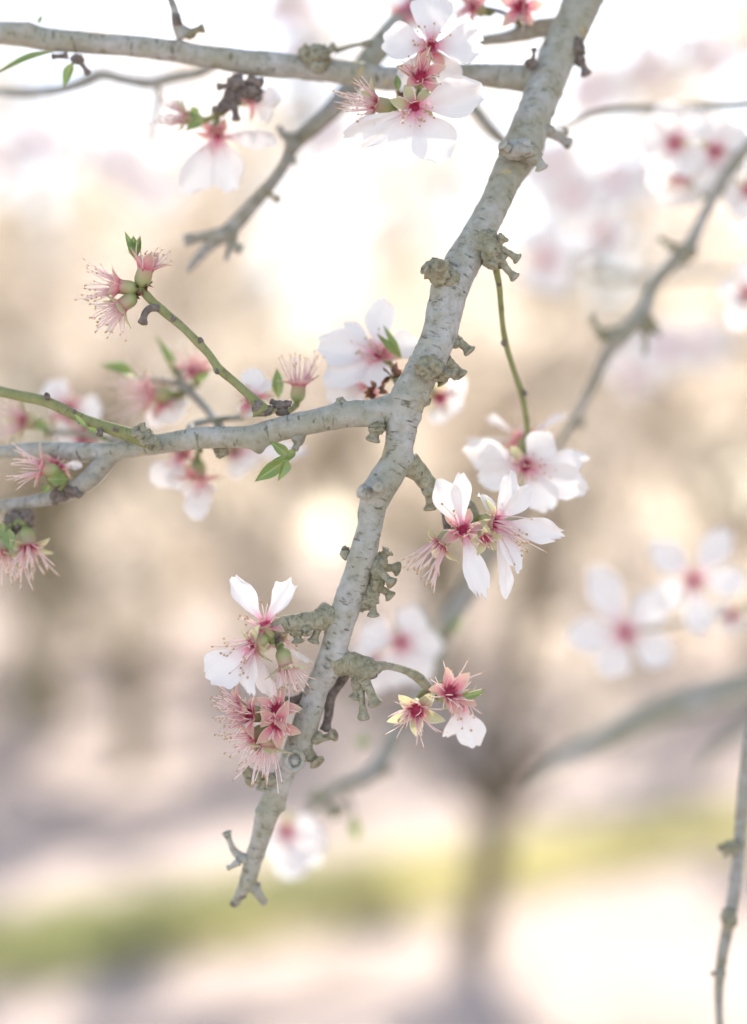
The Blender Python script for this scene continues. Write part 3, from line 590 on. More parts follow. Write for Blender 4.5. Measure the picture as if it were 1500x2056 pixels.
spur([(728, 1345, .5, 26, 24, .25), (718, 1368, .5, 14, 18)], [[(722, 1362, 19, .4), (726, 1400, 15, .4), (730, 1443, 18, .4)], [(728, 1360, 22, .3), (745, 1392, 20, .3), (754, 1414, 22, .3)], [(718, 1365, 19, .5), (716, 1388, 17, .5), (713, 1402, 20, .5)]])
spur([(745, 1350, .7, 14, 16)], (), 'spur_dark')
spur([(636, 1480, .9, 12, 14)], [[(632, 1484, 19, .9), (655, 1481, 15, .9), (671, 1475, 20, .8)]])
spur([(618, 1515, 1, 13, 14)], [[(612, 1508, 26, 1), (626, 1518, 22, 1), (637, 1532, 24, .9)]], flare=1.5)
spur([(543, 1564, 1.2, 18, 13), (515, 1560, 1.1, 15, 13, .3), (498, 1552, 1.1, 10, 12, .3)], [[(510, 1562, 17, 1.1), (500, 1572, 20, 1.0)], [(528, 1566, 16, 1.1), (525, 1585, 20, 1.1)], [(505, 1552, 15, 1.1), (493, 1544, 19, 1.1)]], flare=1.2)
spur([(490, 1722, 1.9, 12, 10)], [[(490, 1724, 18, 1.9), (470, 1708, 15, 1.9), (461, 1688, 12, 1.8), (455, 1672, 13, 1.8)], [(478, 1730, 14, 1.8), (466, 1738, 11, 1.8), (457, 1742, 9, 1.8)]], 'bark')
mbk = MB()
rg = [(P(592 + 17 * math.cos(a), 1526 + 19 * math.sin(a), .15), PX(4.5)) for a in [i * 6.2832 / 20 for i in range(21)]]
tube(mbk, rg, 10, .15, 300); lump(mbk, 593, 1527, .35, 11, 12); mbk.build('knot', M['bark'], tree)
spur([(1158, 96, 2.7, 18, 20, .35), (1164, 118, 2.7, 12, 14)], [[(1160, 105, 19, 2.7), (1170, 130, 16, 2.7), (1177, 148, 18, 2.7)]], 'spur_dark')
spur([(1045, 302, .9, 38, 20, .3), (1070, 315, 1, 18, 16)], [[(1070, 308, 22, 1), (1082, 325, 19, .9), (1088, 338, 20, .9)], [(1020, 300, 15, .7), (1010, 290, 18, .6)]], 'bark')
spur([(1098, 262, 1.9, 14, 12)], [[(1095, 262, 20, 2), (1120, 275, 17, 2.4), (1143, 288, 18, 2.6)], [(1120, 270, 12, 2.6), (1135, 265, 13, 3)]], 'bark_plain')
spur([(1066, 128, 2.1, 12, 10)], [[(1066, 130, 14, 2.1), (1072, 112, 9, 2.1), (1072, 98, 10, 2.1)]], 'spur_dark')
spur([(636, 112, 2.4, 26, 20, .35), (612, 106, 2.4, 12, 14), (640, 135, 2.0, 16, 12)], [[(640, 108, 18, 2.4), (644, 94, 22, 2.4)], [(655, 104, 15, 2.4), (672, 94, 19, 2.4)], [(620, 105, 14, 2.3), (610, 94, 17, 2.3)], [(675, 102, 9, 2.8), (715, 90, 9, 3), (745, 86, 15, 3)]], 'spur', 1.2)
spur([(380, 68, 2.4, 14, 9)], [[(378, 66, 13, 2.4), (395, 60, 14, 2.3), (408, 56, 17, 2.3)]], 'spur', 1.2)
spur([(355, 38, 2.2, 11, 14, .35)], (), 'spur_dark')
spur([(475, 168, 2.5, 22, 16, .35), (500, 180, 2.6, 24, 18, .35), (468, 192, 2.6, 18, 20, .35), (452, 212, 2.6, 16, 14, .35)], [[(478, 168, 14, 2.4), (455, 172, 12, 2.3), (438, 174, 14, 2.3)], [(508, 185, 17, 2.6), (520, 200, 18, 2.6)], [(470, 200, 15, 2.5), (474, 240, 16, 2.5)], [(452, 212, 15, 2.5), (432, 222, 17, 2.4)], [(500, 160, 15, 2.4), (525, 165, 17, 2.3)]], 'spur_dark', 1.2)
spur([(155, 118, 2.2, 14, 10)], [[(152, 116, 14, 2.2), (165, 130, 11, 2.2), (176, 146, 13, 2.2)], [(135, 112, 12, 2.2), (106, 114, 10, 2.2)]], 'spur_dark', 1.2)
spur([(588, 292, 4.7, 16, 12)], [[(590, 280, 24, 4.7), (570, 272, 18, 4.6), (560, 256, 13, 4.6)], [(578, 322, 16, 4.7), (592, 324, 14, 4.6)]], 'bark_plain', 1.1)
spur([(535, 384, 4.7, 10, 10)], [[(532, 384, 15, 4.7), (547, 393, 11, 4.7), (561, 402, 16, 4.7)]], 'spur', 1.2)
spur([(460, 470, 4.7, 18, 16)], [[(450, 470, 26, 4.7), (410, 474, 22, 4.7), (372, 482, 22, 4.7)], [(463, 470, 22, 4.7), (470, 490, 20, 4.7), (485, 500, 20, 4.7)], [(465, 490, 18, 4.7), (455, 520, 10, 4.7)]], 'bark_plain', 1.15)
spur([(1378, 508, 8, 22, 18, .35), (1350, 495, 8, 14, 10, .35)], [[(1372, 505, 18, 8), (1350, 495, 13, 7.8), (1325, 480, 12, 7.6)], [(1372, 515, 15, 8), (1378, 530, 15, 8)]], 'spur', 1.1)
spur([(1298, 648, 8, 18, 20, .35), (1310, 660, 8, 14, 10, .35)], [[(1298, 660, 14, 8), (1296, 690, 11, 8), (1294, 712, 9, 8)], [(1306, 655, 12, 8), (1325, 675, 9, 8)]], 'spur', 1.1)
spur([(1225, 672, 8.2, 26, 14, .35)], [[(1225, 670, 18, 8.2), (1195, 655, 13, 8), (1188, 630, 9, 8)], [(1240, 668, 14, 8), (1205, 680, 13, 8)]], 'spur', 1.1)
spur([(1470, 1700, 3.8, 16, 14)], [[(1475, 1700, 19, 3.9), (1455, 1703, 16, 3.8), (1444, 1700, 13, 3.8)], [(1460, 1705, 12, 3.8), (1456, 1720, 10, 3.8)]], 'spur', 1.1)
spur([(1446, 1955, 3.9, 12, 12)], [[(1446, 1955, 13, 3.9), (1428, 1955, 10, 3.9)]], 'bark_plain', 1.1)
spur([(1464, 1845, 3.8, 16, 22)], (), 'spur')
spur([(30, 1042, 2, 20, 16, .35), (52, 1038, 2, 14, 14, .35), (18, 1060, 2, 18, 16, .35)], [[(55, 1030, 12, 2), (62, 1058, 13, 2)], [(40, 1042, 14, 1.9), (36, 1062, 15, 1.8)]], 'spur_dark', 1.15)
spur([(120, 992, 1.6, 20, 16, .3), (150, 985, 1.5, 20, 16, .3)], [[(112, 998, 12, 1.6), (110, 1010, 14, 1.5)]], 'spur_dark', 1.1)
spur([(293, 876, .7, 20, 18, .35), (275, 868, .7, 12, 14, .3), (308, 892, .4, 15, 13, .3)], [[(290, 866, 14, .6), (284, 852, 15, .6)], [(308, 894, 17, .4), (308, 898, 22, -.1)]], 'spur', 1.15)
spur([(567, 812, .4, 18, 9, .3)], [[(567, 830, 22, .4), (567, 815, 20, .5)], [(560, 812, 12, .4), (545, 806, 12, .5)]], 'spur_dark', 1.1)
spur([(600, 880, 0, 13, 14)], [[(602, 872, 20, 0), (598, 888, 15, -.1), (592, 902, 14, -.2)]], 'bark_plain', 1.1)
spur([(444, 905, .9, 14, 14)], [[(446, 898, 20, .9), (444, 914, 17, 1)]], 'spur', 1.1)
spur([(684, 808, 0, 10, 9)], [[(686, 812, 18, 0), (682, 800, 14, 0)]], 'spur', 1.15)
spur([(520, 815, .1, 15, 13, .35), (533, 824, .1, 15, 12, .3)], (), 'spur_dark')
for (x, y, d, w) in ((640, 1600, 12, 20), (672, 1628, 12, 22), (820, 1440, 13, 22), (760, 1545, 12.3, 22), (1160, 850, 9.5, 14)):
    spur([(x, y, d, w, w * .7, .35)], (), 'spur')

# ------------------------------------------------------------------ blossom
def sheet(mb, c, dirn, nrm, L, W, prof, nu=9, nv=13, cup=.25, bend=.1, notch=.0, tat=0.0, wave=.03, roundtip=.18, seed=0.0, fold=0.0):
    """a thin curved blade (petal, sepal, leaf) growing from c along dirn"""
    nrm = (nrm - dirn * nrm.dot(dirn)).normalized(); side = dirn.cross(nrm); base = len(mb.v)
    for i in range(nv + 1):
        v = i / nv
        k = v * (len(prof) - 1); a = min(int(k), len(prof) - 2); f = prof[a] + (prof[a + 1] - prof[a]) * (k - a); hw = W / 2 * f
        for j in range(nu):
            u = -1 + 2 * j / (nu - 1)
            x = u * hw; yy = L * v
            yy -= L * roundtip * u * u * v ** 3
            yy -= L * notch * math.exp(-(u / .22) ** 2) * v ** 6
            if tat: yy += L * tat * (noise.noise(Vector((u * 2.6 + seed, seed, 0))) + .6 * noise.noise(Vector((u * 6 + seed, 0, seed))) - .2) * v ** 5
            if tat: x += W * tat * .5 * noise.noise(Vector((v * 5, u * 2, seed + 4)))
            z = cup * (x * x) / max(W, 1e-6) + bend * L * v * v + wave * L * noise.noise(Vector((u * 1.6 + seed, v * 2.2, seed * 1.7))) * v
            z += wave * .5 * L * math.sin(u * 5 + seed * 9) * v ** 4
            z += fold * abs(x)
            mb.add(c + dirn * yy + side * x + nrm * z, v, u)
    for i in range(nv):
        for j in range(nu - 1):
            a = base + i * nu + j; mb.f.append((a, a + 1, a + 1 + nu, a + nu))
PET = [.13, .24, .42, .62, .80, .93, 1.0, 1.0, .95, .84, .66]
NARROW = [.13, .2, .34, .5, .68, .84, .95, 1.0, .98, .88, .66]
SEP = [.75, .9, 1.0, 1.0, .93, .8, .6, .34, .08]
LEAF = [.10, .4, .7, .9, 1.0, .97, .86, .7, .48, .24, .02]
FLOWER_I = [0]
def blossom(x, y, d, axis, petals=(), stem=None, sep='sepal_red', stam=26, sl_=.0095, spread=.62, sepal_n=5, s=1.0, droop=0.0, lab=None, sopen=1.15, detail=1):
    """(x, y, d): mouth of the calyx; axis: (right, up, towards camera); petals: (tip x, tip y, width px, [depth offset cm or None, tatter])"""
    FLOWER_I[0] += 1; rnd = random.Random(FLOWER_I[0] * 13 + 5)
    c = P(x, y, d); ax = (RIGHT * axis[0] + UP * axis[1] - FWD * axis[2]).normalized()
    o = empty('blossom', c, tree)
    if lab: o['label'] = lab
    t1 = ax.orthogonal().normalized(); t2 = ax.cross(t1)
    r = .0026 * s; ln = .0058 * s
    mb = MB(); prof = [(-1.35, .22, .0), (-1.1, .45, .05), (-.95, .82, .15), (-.7, 1.02, .3), (-.4, 1.0, .45), (-.15, .95, .55), (0, 1.05, .62), (0.02, .93, .70), (-.12, .78, .76), (-.35, .55, .85), (-.5, .2, 1.0)]
    ns = 14
    for (z, k, t) in prof:
        for j in range(ns):
            a = 6.28319 * j / ns; kk = k * (1 + .05 * math.sin(5 * a))
            mb.add(c + ax * (z * ln) + (t1 * math.cos(a) + t2 * math.sin(a)) * r * kk, t)
    for i in range(len(prof) - 1):
        for j in range(ns): mb.f.append((i * ns + j, i * ns + (j + 1) % ns, (i + 1) * ns + (j + 1) % ns, (i + 1) * ns + j))
    mb.f.append(tuple(range(ns - 1, -1, -1))); mb.f.append(tuple((len(prof) - 1) * ns + j for j in range(ns)))
    mb.build('calyx', M['cup'], o)
    if stem is not None:
        sp = P(*stem); b = c - ax * ln * 1.25; mid = (sp + b) / 2 - ax * ln * .3
        mb = MB(); tube(mb, smooth_path([(sp, .0011), (mid, .0010), (b, .0012)], .001), 10); mb.build('stalk', M['twig'], o)
    a0 = rnd.random() * 6.28
    for q in range(sepal_n):
        a = a0 + q * 1.2566 + rnd.gauss(0, .12); rad = t1 * math.cos(a) + t2 * math.sin(a); op = (1.75 if petals else sopen) + rnd.gauss(0, .2)
        dn = (ax * math.cos(op) + rad * math.sin(op)).normalized()
        mb = MB(); sheet(mb, c + rad * r * .95 - ax * (.0012 if petals else .0003), dn, ax * math.sin(op) - rad * math.cos(op), .0062 * s * rnd.uniform(.88, 1.15), .0043 * s, SEP, 7, 9, cup=.9, bend=-.12 + rnd.gauss(0, .1), wave=.05, roundtip=0, seed=rnd.random() * 9)
        mb.build('sepal', M[sep], o)
    mb = MB()
    for q in range(stam):
        a = rnd.random() * 6.28; sp_ = spread * math.sqrt(rnd.random()) * rnd.uniform(.8, 1.15); rad = t1 * math.cos(a) + t2 * math.sin(a)
        dn = (ax * math.cos(sp_) + rad * math.sin(sp_)).normalized(); L = sl_ * s * rnd.uniform(.7, 1.2)
        p0 = c + rad * r * rnd.uniform(.5, .9) - ax * ln * .12; wob = Vector((rnd.gauss(0, 1), rnd.gauss(0, 1), rnd.gauss(0, 1))) * L * .13 + Vector((0, 0, -droop * L))
        pts = [(p0, .00026), (p0 + dn * L * .35 + wob * .1, .00023), (p0 + dn * L * .7 + wob * .45, .0002), (p0 + dn * L + wob, .00017)]
        tube(mb, smooth_path(pts, L / 6) if detail else pts, 5, cap=True)
        e = pts[-1][0]
        ta = rnd.uniform(.0003, .00044) * (1.0 if petals else .8); td = (pts[-1][0] - pts[-2][0]).normalized()
        tube(mb, [(e - td * ta, ta * .5), (e - td * ta * .3, ta), (e + td * ta * .5, ta), (e + td * ta * 1.1, ta * .5)], 6, tt=1.0)
    if stam: tag(mb.build('stamens', M['stamen'], o), kind='stuff')
    for pt in petals:
        tx, ty, w = pt[:3]; dd = pt[3] if len(pt) > 3 else None; tat = pt[4] if len(pt) > 4 else 0.05
        v = P(tx, ty, d) - c
        if dd is None:
            fa = FWD.dot(ax); k = -(v.dot(ax)) / fa if abs(fa) > .15 else 0
            k = max(-.55 * v.length, min(.55 * v.length, k * .75)); vec = v + FWD * k
        else: vec = v + FWD * (dd / 100)
        L = vec.length; dn = vec.normalized()
        nr = ax - dn * ax.dot(dn)
        nr = (nr.normalized() if nr.length > .2 else -FWD) - FWD * .55       # blade turned a little to the open side
        mb = MB(); sheet(mb, c + dn * r * .55, dn, nr, L - r * .5, PX(w, d) * 1.04, NARROW if w < 42 else PET, 11, 16, cup=rnd.uniform(.3, .75), bend=rnd.uniform(-.06, .12), notch=rnd.choice([0, .05, .09, .02]), tat=tat, wave=.085, seed=rnd.random() * 20)
        mb.build('petal', M['petal'], o)
    return o
def leaf(x0, y0, x1, y1, w, d0=0, d1=None, fold=.5, bend=.15, face=(0, 0, 1), lab=None):
    d1 = d0 if d1 is None else d1; a, b = P(x0, y0, d0), P(x1, y1, d1); dn = (b - a)
    nr = RIGHT * face[0] + UP * face[1] - FWD * face[2]
    mb = MB(); sheet(mb, a, dn.normalized(), nr, dn.length, PX(w, d0), LEAF, 9, 16, cup=.2, bend=-bend, wave=.03, roundtip=0, seed=random.random() * 9, fold=fold)
    o = mb.build('leaf', M['leaf'], tree)
    if lab: o['label'] = lab
    return o
def scales(x, y, d, n=7, r=14, mat='bud_scale'):
    """dry bud scales round a spur tip, as one tuft"""
    mb = MB(); c = P(x, y, d)
    for k in range(n):
        v = Vector((random.gauss(0, 1), random.gauss(0, 1), random.gauss(0, 1))).normalized()
        sheet(mb, c + v * PX(r) * .3, (v + UP * .1).normalized(), v.orthogonal(), PX(r), PX(r * .75), SEP, 5, 6, cup=1.2, bend=.2, roundtip=0, seed=random.random() * 9)
    mb.build('bud_scales', M[mat], tree)

# -- right-hand cluster by the main branch
blossom(930, 1062, -.3, (.05, .25, 1), [(876, 962, 58, -.3, .03), (924, 947, 40, .2, .03), (972, 1206, 48, -.2, .14)], (935, 1035, .8), 'sepal_red', 16, .0085, .7, lab='blossom with torn lower petal')
blossom(996, 1050, .2, (.75, -.15, .45), [(1030, 942, 54, .3, .09), (1075, 974, 48, .6, .06), (965, 990, 44, .8, .03), (1133, 1072, 50, -.5, .10), (1040, 1146, 54, -.7, .08), (1022, 1206, 38, -.1, .04)], (968, 1040, .9), 'sepal_green', 22, .0135, .5, droop=.22)
blossom(884, 1094, -.2, (-.55, -.62, .35), (), (905, 1072, .4), 'sepal_green', 30, .0125, .5, droop=.12, lab='spent flower with bare curved stamens')
blossom(975, 1082, -.5, (.2, -.5, .8), (), (950, 1050, .6), 'sepal_green', 10, .005, .5, s=.75)
# -- double blossom at the end of the hanging twig
blossom(1056, 936, 2.6, (0, -.3, 1), [(932, 900, 66, .6), (1102, 868, 66, -.2), (1182, 918, 50, .3), (1180, 984, 70, -.3), (1105, 1030, 66, -.2), (962, 962, 60, .5)], (1060, 866, 3), 'sepal_green', 24, .010, .6, lab='full white blossom on the hanging twig')
blossom(1050, 880, 3.8, (-.1, .55, -.5), [(977, 838, 62, .8), (1148, 832, 72, .8), (940, 880, 55, 1.2)], (1060, 868, 3), 'sepal_red', 10, .008, .5)
# -- left-hand cluster on the arm
blossom(531, 1252, -.1, (-.25, .8, .25), [(461, 1158, 46, .3, .12), (597, 1164, 62, .1, .13)], (545, 1265, 0), 'sepal_red', 10, .007, .9, lab='blossom with two upright notched petals')
blossom(506, 1296, -.4, (-.75, -.45, .35), [(417, 1374, 84, .2, .14), (508, 1392, 66, -.6, .10), (548, 1408, 58, .5, .05)], (528, 1284, .1), 'sepal_green', 26, .0100, .6, lab='blossom with ragged drooping petals')
blossom(560, 1290, .9, (.4, -.6, -.3), [(632, 1326, 62, .3), (560, 1400, 55, .5)], (556, 1275, .4), 'sepal_green', 6, .006, .5)
blossom(574, 1337, -.2, (.25, -.92, .2), (), (563, 1311, .2), 'sepal_green', 24, .0105, .55, lab='spent flower with round green cup')
blossom(500, 1436, .3, (-.65, .1, .75), (), (556, 1420, .9), 'sepal_red', 30, .0110, .75, sopen=1.0)
blossom(478, 1420, .6, (-.9, .15, .3), (), (550, 1418, .9), 'sepal_red', 22, .0090, .55)
blossom(555, 1424, -.1, (-.1, .25, 1), (), (560, 1418, 1), 'sepal_red', 12, .006, .8, sopen=1.35, lab='crimson spent flower with star of sepals')
blossom(556, 1456, -.2, (.05, -.25, 1), (), (562, 1420, 1), 'sepal_red', 14, .0065, .8, sopen=1.3)
blossom(536, 1498, .2, (-.15, -.95, .15), (), (560, 1450, 1), 'sepal_green', 22, .0110, .6, s=1.1)
blossom(505, 1480, .5, (-.8, -.4, .3), (), (550, 1440, 1), 'sepal_red', 18, .0095, .6)
leaf(545, 1488, 512, 1508, 24, .2, 0, .5)
# -- lower right twig
blossom(905, 1390, .9, (.35, .35, .8), (), (858, 1380, 1), 'sepal_red', 24, .010, .8, s=1.15, sopen=1.2)
blossom(836, 1428, .8, (-.05, -.25, 1), (), (856, 1385, 1), 'sepal_green', 28, .0105, .8, s=1.15, sopen=1.2, lab='spent flower with deep crimson centre')
blossom(925, 1412, 1.2, (.4, -.85, .2), [(895, 1484, 56, .0), (957, 1502, 58, -.2)], (868, 1388, 1), 'sepal_green', 14, .009, .5)
leaf(925, 1400, 972, 1388, 18, .8, .6, .5)
# -- tip of the straight green twig
blossom(238, 574, .3, (-.95, .12, .25), (), (280, 580, .5), 'sepal_red', 34, .0115, .62, sopen=.95, lab='spent flower with fan of thread-like stamens')
blossom(243, 614, .4, (-.75, -.6, .2), (), (280, 584, .5), 'sepal_green', 30, .0110, .62, sopen=1.0)
blossom(293, 538, .3, (.3, .85, .3), (), (282, 572, .5), 'sepal_red', 16, .0075, .6, sopen=.75, s=1.1)
leaf(276, 520, 250, 464, 15, .4, .2, .7, .1); leaf(270, 518, 268, 473, 22, .3, .3, .8, .0); leaf(274, 516, 281, 472, 15, .5, .4, .7, .1)
scales(282, 578, .4, 12, 15); scales(270, 588, .4, 8, 13); scales(296, 572, .4, 8, 12)
# -- above the side branch
blossom(760, 712, 2.4, (-.55, .25, .75), [(770, 594, 62, .7), (632, 690, 78, .2, .09), (650, 775, 74, .1, .06), (752, 782, 72, -.4), (846, 690, 68, .8), (690, 640, 40, .9)], (800, 770, 1.2), 'sepal_red', 18, .009, .6, lab='white blossom behind the main branch')
blossom(740, 770, 2.8, (-.5, -.4, .4), [(655, 800, 60, .2), (700, 800, 50, .3)], (800, 775, 1.3), 'sepal_red', 6, .006, .5)
leaf(806, 718, 770, 652, 14, 2, 1.9, .6); leaf(804, 718, 758, 670, 16, 1.9, 1.7, .6)
scales(785, 752, 1.6, 9, 22); scales(755, 785, 1.6, 7, 22)
blossom(600, 772, 1.6, (.1, .95, .15), (), (568, 818, .5), 'sepal_red', 26, .0105, .65, lab='spent flower with rusty sepals')
blossom(505, 800, 2.6, (-.2, .5, .5), [(512, 738, 50, .2), (492, 838, 40, .0), (545, 765, 34, .3)], (560, 815, .8), 'sepal_red', 4, .006, .5)
leaf(560, 800, 556, 738, 24, 1.8, 1.8, .5); leaf(590, 800, 612, 776, 20, 1.7, 1.5, .5)
blossom(392, 742, 4.6, (-.1, .6, .6), (), (368, 768, 4.8), 'sepal_red', 24, .010, .7)
blossom(305, 790, 4.4, (-.9, .0, .3), (), (365, 775, 4.8), 'sepal_red', 36, .0125, .6, s=1.2)
blossom(330, 800, 5, (.3, .2, .5), [(372, 792, 40, .2), (345, 850, 60, .2), (300, 860, 40, .3), (378, 815, 30, 0)], (372, 790, 4.8), 'sepal_red', 10, .008, .6)
leaf(360, 770, 320, 672, 26, 5, 4.6, .3, .1, (.5, .6, .6)); leaf(275, 760, 210, 722, 40, 5.5, 5, .3, .2, (0, .6, .6)); leaf(395, 765, 420, 745, 18, 4.4, 4.2, .4)
branch('twig', [(368, 774, 15, 4.8), (330, 765, 12, 5.2), (280, 760, 10, 5.5)], 'bark_plain', 10, .002)
blossom(135, 820, 6.5, (0, .3, .9), [(92, 770, 62, .2), (205, 832, 66, .2), (110, 840, 50, .2), (165, 880, 60, .2)], (210, 880, 3), 'sepal_red', 20, .011, .7)
blossom(165, 880, 5.5, (-.2, -.2, 1), [(110, 880, 56, .2), (215, 880, 60, .3), (180, 920, 50, .2)], (230, 890, 3), 'sepal_red', 6, .008, .7)
blossom(45, 845, 5.5, (-.6, .1, .6), (), (95, 870, 5), 'sepal_green', 32, .012, .7, s=1.2)
leaf(95, 850, 70, 858, 24, 5, 5, .4)
branch('twig', [(250, 895, 12, 2), (210, 882, 12, 4), (150, 870, 11, 5.2), (95, 868, 10, 5.2)], 'bark_plain', 10, .002)
# -- left edge
blossom(84, 940, 1.2, (-.9, .2, .25), (), (120, 985, 1.5), 'sepal_red', 30, .0105, .62, lab='spent flower beside the lower side branch')
blossom(120, 935, 1.6, (.6, .5, .3), [(165, 935, 28, .1)], (122, 985, 1.5), 'sepal_red', 5, .005, .5, s=.9)
leaf(95, 962, 138, 962, 26, .9, 1.1, .4); leaf(100, 975, 85, 990, 16, 1, 1, .4)
blossom(58, 1098, 1.6, (.25, -.9, .3), (), (30, 1055, 1.8), 'sepal_green', 32, .0105, .75, s=1.15, lab='spent flower hanging under the lower side branch')
blossom(2, 1108, 1.6, (-.2, -.9, .3), (), (20, 1058, 1.8), 'sepal_green', 28, .0105, .7, s=1.1)
leaf(18, 1062, 22, 1108, 26, 1.2, 1, .4); leaf(8, 1050, -10, 1085, 24, 1.5, 1.5, .4)
# -- under the side branch
blossom(365, 915, 4.2, (-.3, -.8, .4), [(305, 975, 62, .2, .08), (355, 985, 50, .1)], (440, 905, 1), 'sepal_red', 8, .007, .6)
blossom(398, 962, 4.0, (.05, -.95, .15), [(396, 1046, 50, -.2), (430, 985, 36, .3), (372, 1000, 36, .3), (418, 1010, 40, .4)], (402, 905, 2), 'sepal_red', 6, .006, .5, s=1.2)
leaf(582, 916, 543, 886, 22, -.4, -.6, .5, .15); leaf(585, 915, 545, 925, 10, -.4, -.4, .5); leaf(572, 926, 512, 966, 30, -.4, -.6, .5, .1, lab='fresh green leaf under the side branch'); leaf(575, 922, 570, 958, 24, -.5, -.9, .5, .5, (.5, 0, .8)); leaf(592, 902, 572, 928, 18, -.2, -.5, .5)
leaf(150, 832, 178, 862, 10, .4, .4, .4); leaf(196, 868, 176, 858, 10, .4, .2, .4)
# -- top, around the upper side branch
blossom(866, 92, 1.2, (0, .05, 1), [(868, -28, 84, .3), (764, 82, 78, .1), (974, 88, 80, .1), (805, 172, 56, .9), (925, 168, 56, .9)], (880, 130, 2.4), 'sepal_red', 22, .0055, .9, lab='white blossom facing out with crimson centre')
blossom(845, 152, .9, (.1, .15, 1), (), (850, 165, 2.4), 'sepal_red', 22, .008, .7, s=1.1, sopen=.9)
blossom(834, 216, .6, (.05, -.35, 1), [(972, 186, 82, -.3, .05), (808, 338, 80, -.1), (895, 330, 92, -.2), (686, 268, 40, .4), (722, 288, 34, .6)], (842, 178, 2.2), 'sepal_green', 22, .006, .9, lab='white blossom with long side petal under the branch')
blossom(752, 208, 1.0, (-.9, .1, .4), (), (800, 185, 1.8), 'sepal_green', 32, .0105, .7, s=1.1)
leaf(800, 182, 797, 148, 15, 1.0, 1.0, .5); scales(806, 195, 1.3, 6, 14)
leaf(856, 200, 872, 186, 16, 1.2, 1.1, .5)
blossom(950, 12, 3.4, (-.7, .2, .5), (), (985, 20, 3.8), 'sepal_red', 28, .010, .7)
blossom(1046, 15, 3.0, (.1, .0, 1), (), (1050, 50, 3.7), 'sepal_red', 26, .0095, .8, s=1.15)
blossom(820, 20, 5.2, (0, .2, .9), [(775, -30, 66, .2), (810, 60, 56, .2)], (850, 40, 6), 'sepal_red', 0)
branch('twig', [(1050, 58, 14, 3.8), (1020, 30, 12, 3.8), (985, 18, 11, 3.8), (960, 14, 9, 3.7)], 'spur_dark', 12, .001)
# -- upper left
blossom(436, 272, 3.4, (.05, -.9, .35), [(368, 388, 78, .2), (478, 390, 78, -.1), (562, 272, 44, .3), (340, 190, 40, .9)], (448, 228, 2.6), 'sepal_red', 14, .007, .7, lab='drooping blurred blossom under the upper branch')
blossom(372, 236, 3.0, (-.95, .1, .2), (), (430, 222, 2.6), 'sepal_green', 30, .0100, .6)
blossom(505, 195, 4.4, (.7, .1, .4), [(560, 190, 44, .3), (540, 240, 40, .4)], (480, 200, 2.8), 'sepal_red', 8, .006, .6)
leaf(412, 236, 372, 260, 22, 2.8, 2.6, .4); leaf(385, 215, 398, 240, 20, 2.9, 2.8, .4)
leaf(112, 104, -8, 132, 30, 2.0, 1.6, .35, .1, (.1, .8, .5), lab='long green leaf hanging under the upper branch'); leaf(146, 125, 126, 172, 22, 2.3, 2.2, .5); leaf(78, 48, 84, 30, 8, 2, 2, .4)
# -- blurred blossom behind
def behind(x, y, d, tips, w, ax=(0, -.1, 1), stem=None, st=10, lab=None):
    blossom(x, y, d, ax, [(t[0], t[1], w * .82) for t in tips], stem, 'sepal_green', st, .008, .8, detail=0, lab=lab)
behind(805, 1290, 9.0, [(840, 1215, ), (725, 1262), (890, 1300), (775, 1385), (860, 1370)], 84, stem=(890, 1270, 13.6))
behind(760, 1330, 9.6, [(715, 1290), (735, 1395), (815, 1340)], 70, stem=(881, 1318, 13.8))
behind(1256, 1272, 11, [(1188, 1130), (1335, 1185), (1134, 1272), (1215, 1362), (1352, 1325)], 86, stem=(1310, 1262, 12), lab='soft white blossom, lower of two on the grey twig')
behind(1393, 1165, 11, [(1305, 1085), (1460, 1058), (1502, 1168), (1408, 1278), (1312, 1212)], 74, stem=(1400, 1240, 12))
behind(1470, 1235, 12, [(1440, 1215), (1500, 1260), (1455, 1270)], 44, stem=(1480, 1225, 12.5))
behind(1355, 288, 7.8, [(1328, 208), (1278, 268), (1412, 222), (1300, 345), (1395, 350)], 88, stem=(1400, 330, 8.2))
behind(1436, 304, 8.2, [(1425, 225), (1500, 265), (1490, 350), (1420, 400), (1375, 330)], 84, stem=(1460, 340, 8.2))
behind(1366, 352, 8.6, [(1300, 360), (1340, 410), (1420, 400), (1390, 300)], 72, (0, -.5, .8), stem=(1420, 400, 8.2))
behind(1505, 380, 8.2, [(1450, 400), (1480, 440), (1540, 330)], 70, stem=(1450, 385, 8.2))
behind(1500, 590, 10, [(1440, 580), (1475, 660), (1500, 520), (1470, 620)], 60, stem=(1560, 545, 24))
behind(1095, 520, 24, [(1050, 460), (1160, 500), (1140, 590), (1060, 580), (1100, 440)], 80, stem=(1150, 565, 24))
behind(1210, 470, 27, [(1170, 420), (1260, 440), (1250, 520), (1170, 520)], 80, stem=(1215, 556, 24))
behind(575, 1668, 10, [(640, 1660), (540, 1720), (600, 1765), (640, 1720), (520, 1660)], 76, stem=(605, 1652, 11))
behind(600, 1690, 11, [(640, 1740), (570, 1770), (660, 1680)], 76, stem=(605, 1652, 11))
behind(885, 800, 5, [(935, 760), (880, 850), (930, 810)], 56, (.3, -.4, .6), stem=(850, 780, .3), st=4)
behind(470, 905, 7, [(520, 930), (480, 960), (620, 905)], 50, stem=(450, 890, 1), st=4)
leaf(712, 1640, 716, 1690, 24, 12, 12, .4); leaf(730, 1500, 728, 1475, 30, 12, 12, .4); leaf(905, 1265, 930, 1240, 28, 13, 13, .4)
branch('twig', [(690, 1580, 10, 12), (705, 1610, 9, 12), (712, 1640, 7, 12)], 'bark_plain', 8, .002)

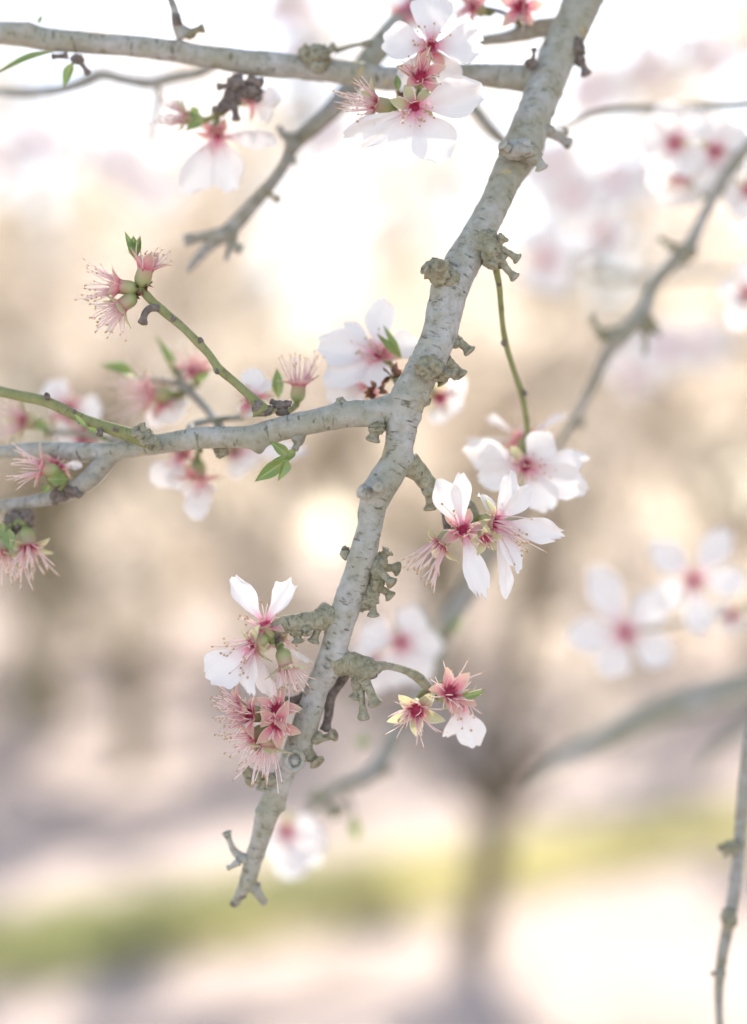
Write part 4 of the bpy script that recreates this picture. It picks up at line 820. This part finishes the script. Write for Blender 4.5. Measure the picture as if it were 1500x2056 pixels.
spur([(472, 1812, 2.3, 9, 8, .4), (484, 1792, 2.2, 12, 11, .4)], (), 'spur_dark')
spur([(529, 1809, 2.3, 8, 8, .4), (512, 1780, 2.1, 12, 12, .35)], (), 'bark')

# -- ghostly blossom further back on the same bough
branch('twig', [(1700, 250, 26, 30), (1500, 300, 22, 32), (1330, 350, 18, 34), (1200, 400, 15, 35), (1090, 420, 10, 36)], 'bark_plain', 10, .004)
branch('twig', [(1700, 100, 22, 40), (1450, 110, 18, 44), (1300, 130, 15, 46), (1180, 190, 10, 46)], 'bark_plain', 10, .004)
branch('twig', [(-150, 330, 26, 40), (0, 300, 22, 44), (140, 290, 18, 46), (260, 330, 14, 46), (330, 400, 9, 46)], 'bark_plain', 10, .004)
branch('twig', [(1700, 760, 22, 34), (1480, 700, 18, 36), (1330, 690, 15, 37), (1260, 720, 9, 37)], 'bark_plain', 10, .004)
branch('twig', [(560, -60, 26, 36), (600, 60, 20, 38), (620, 200, 16, 40), (660, 330, 10, 40)], 'bark_plain', 10, .004)
rg_ = random.Random(3)
for (gx, gy, gd) in ((1330, 350, 33), (1240, 375, 34), (1140, 400, 35), (1100, 330, 36), (1440, 320, 32), (1300, 130, 45), (1200, 180, 46), (1420, 105, 44), (60, 290, 45), (150, 300, 46), (240, 320, 46), (310, 380, 46), (0, 330, 44), (1330, 700, 36), (1420, 690, 36), (1270, 740, 37), (610, 120, 39), (640, 260, 40), (590, 30, 38), (660, 360, 40)):
    a0 = rg_.random() * 6.28; ax_ = (rg_.gauss(0, .5), rg_.gauss(0, .5), .8); L_ = rg_.uniform(62, 80)
    behind(gx + rg_.gauss(0, 15), gy + rg_.gauss(0, 15), gd - 1, [(gx + L_ * math.cos(a0 + q * 1.257), gy + L_ * math.sin(a0 + q * 1.257) * .8) for q in range(rg_.choice([4, 5, 5]))], 72, ax_, (gx, gy, gd), 6)

for (bx, by, bd, br) in ((436, 745, .2, 7), (402, 684, .3, 7), (348, 640, .4, 7), (470, 762, .3, 5), (1012, 688, 1.8, 7), (1053, 789, 2.5, 7), (1001, 570, 1.1, 6), (95, 796, .7, 8), (200, 868, .6, 10), (232, 862, .6, 6), (160, 846, .7, 5), (150, 826, .7, 5)):
    mb = MB(); lump(mb, bx, by, bd, br * .8, br, .3, 500, 10); mb.build('bud', M['spur_dark'], tree)
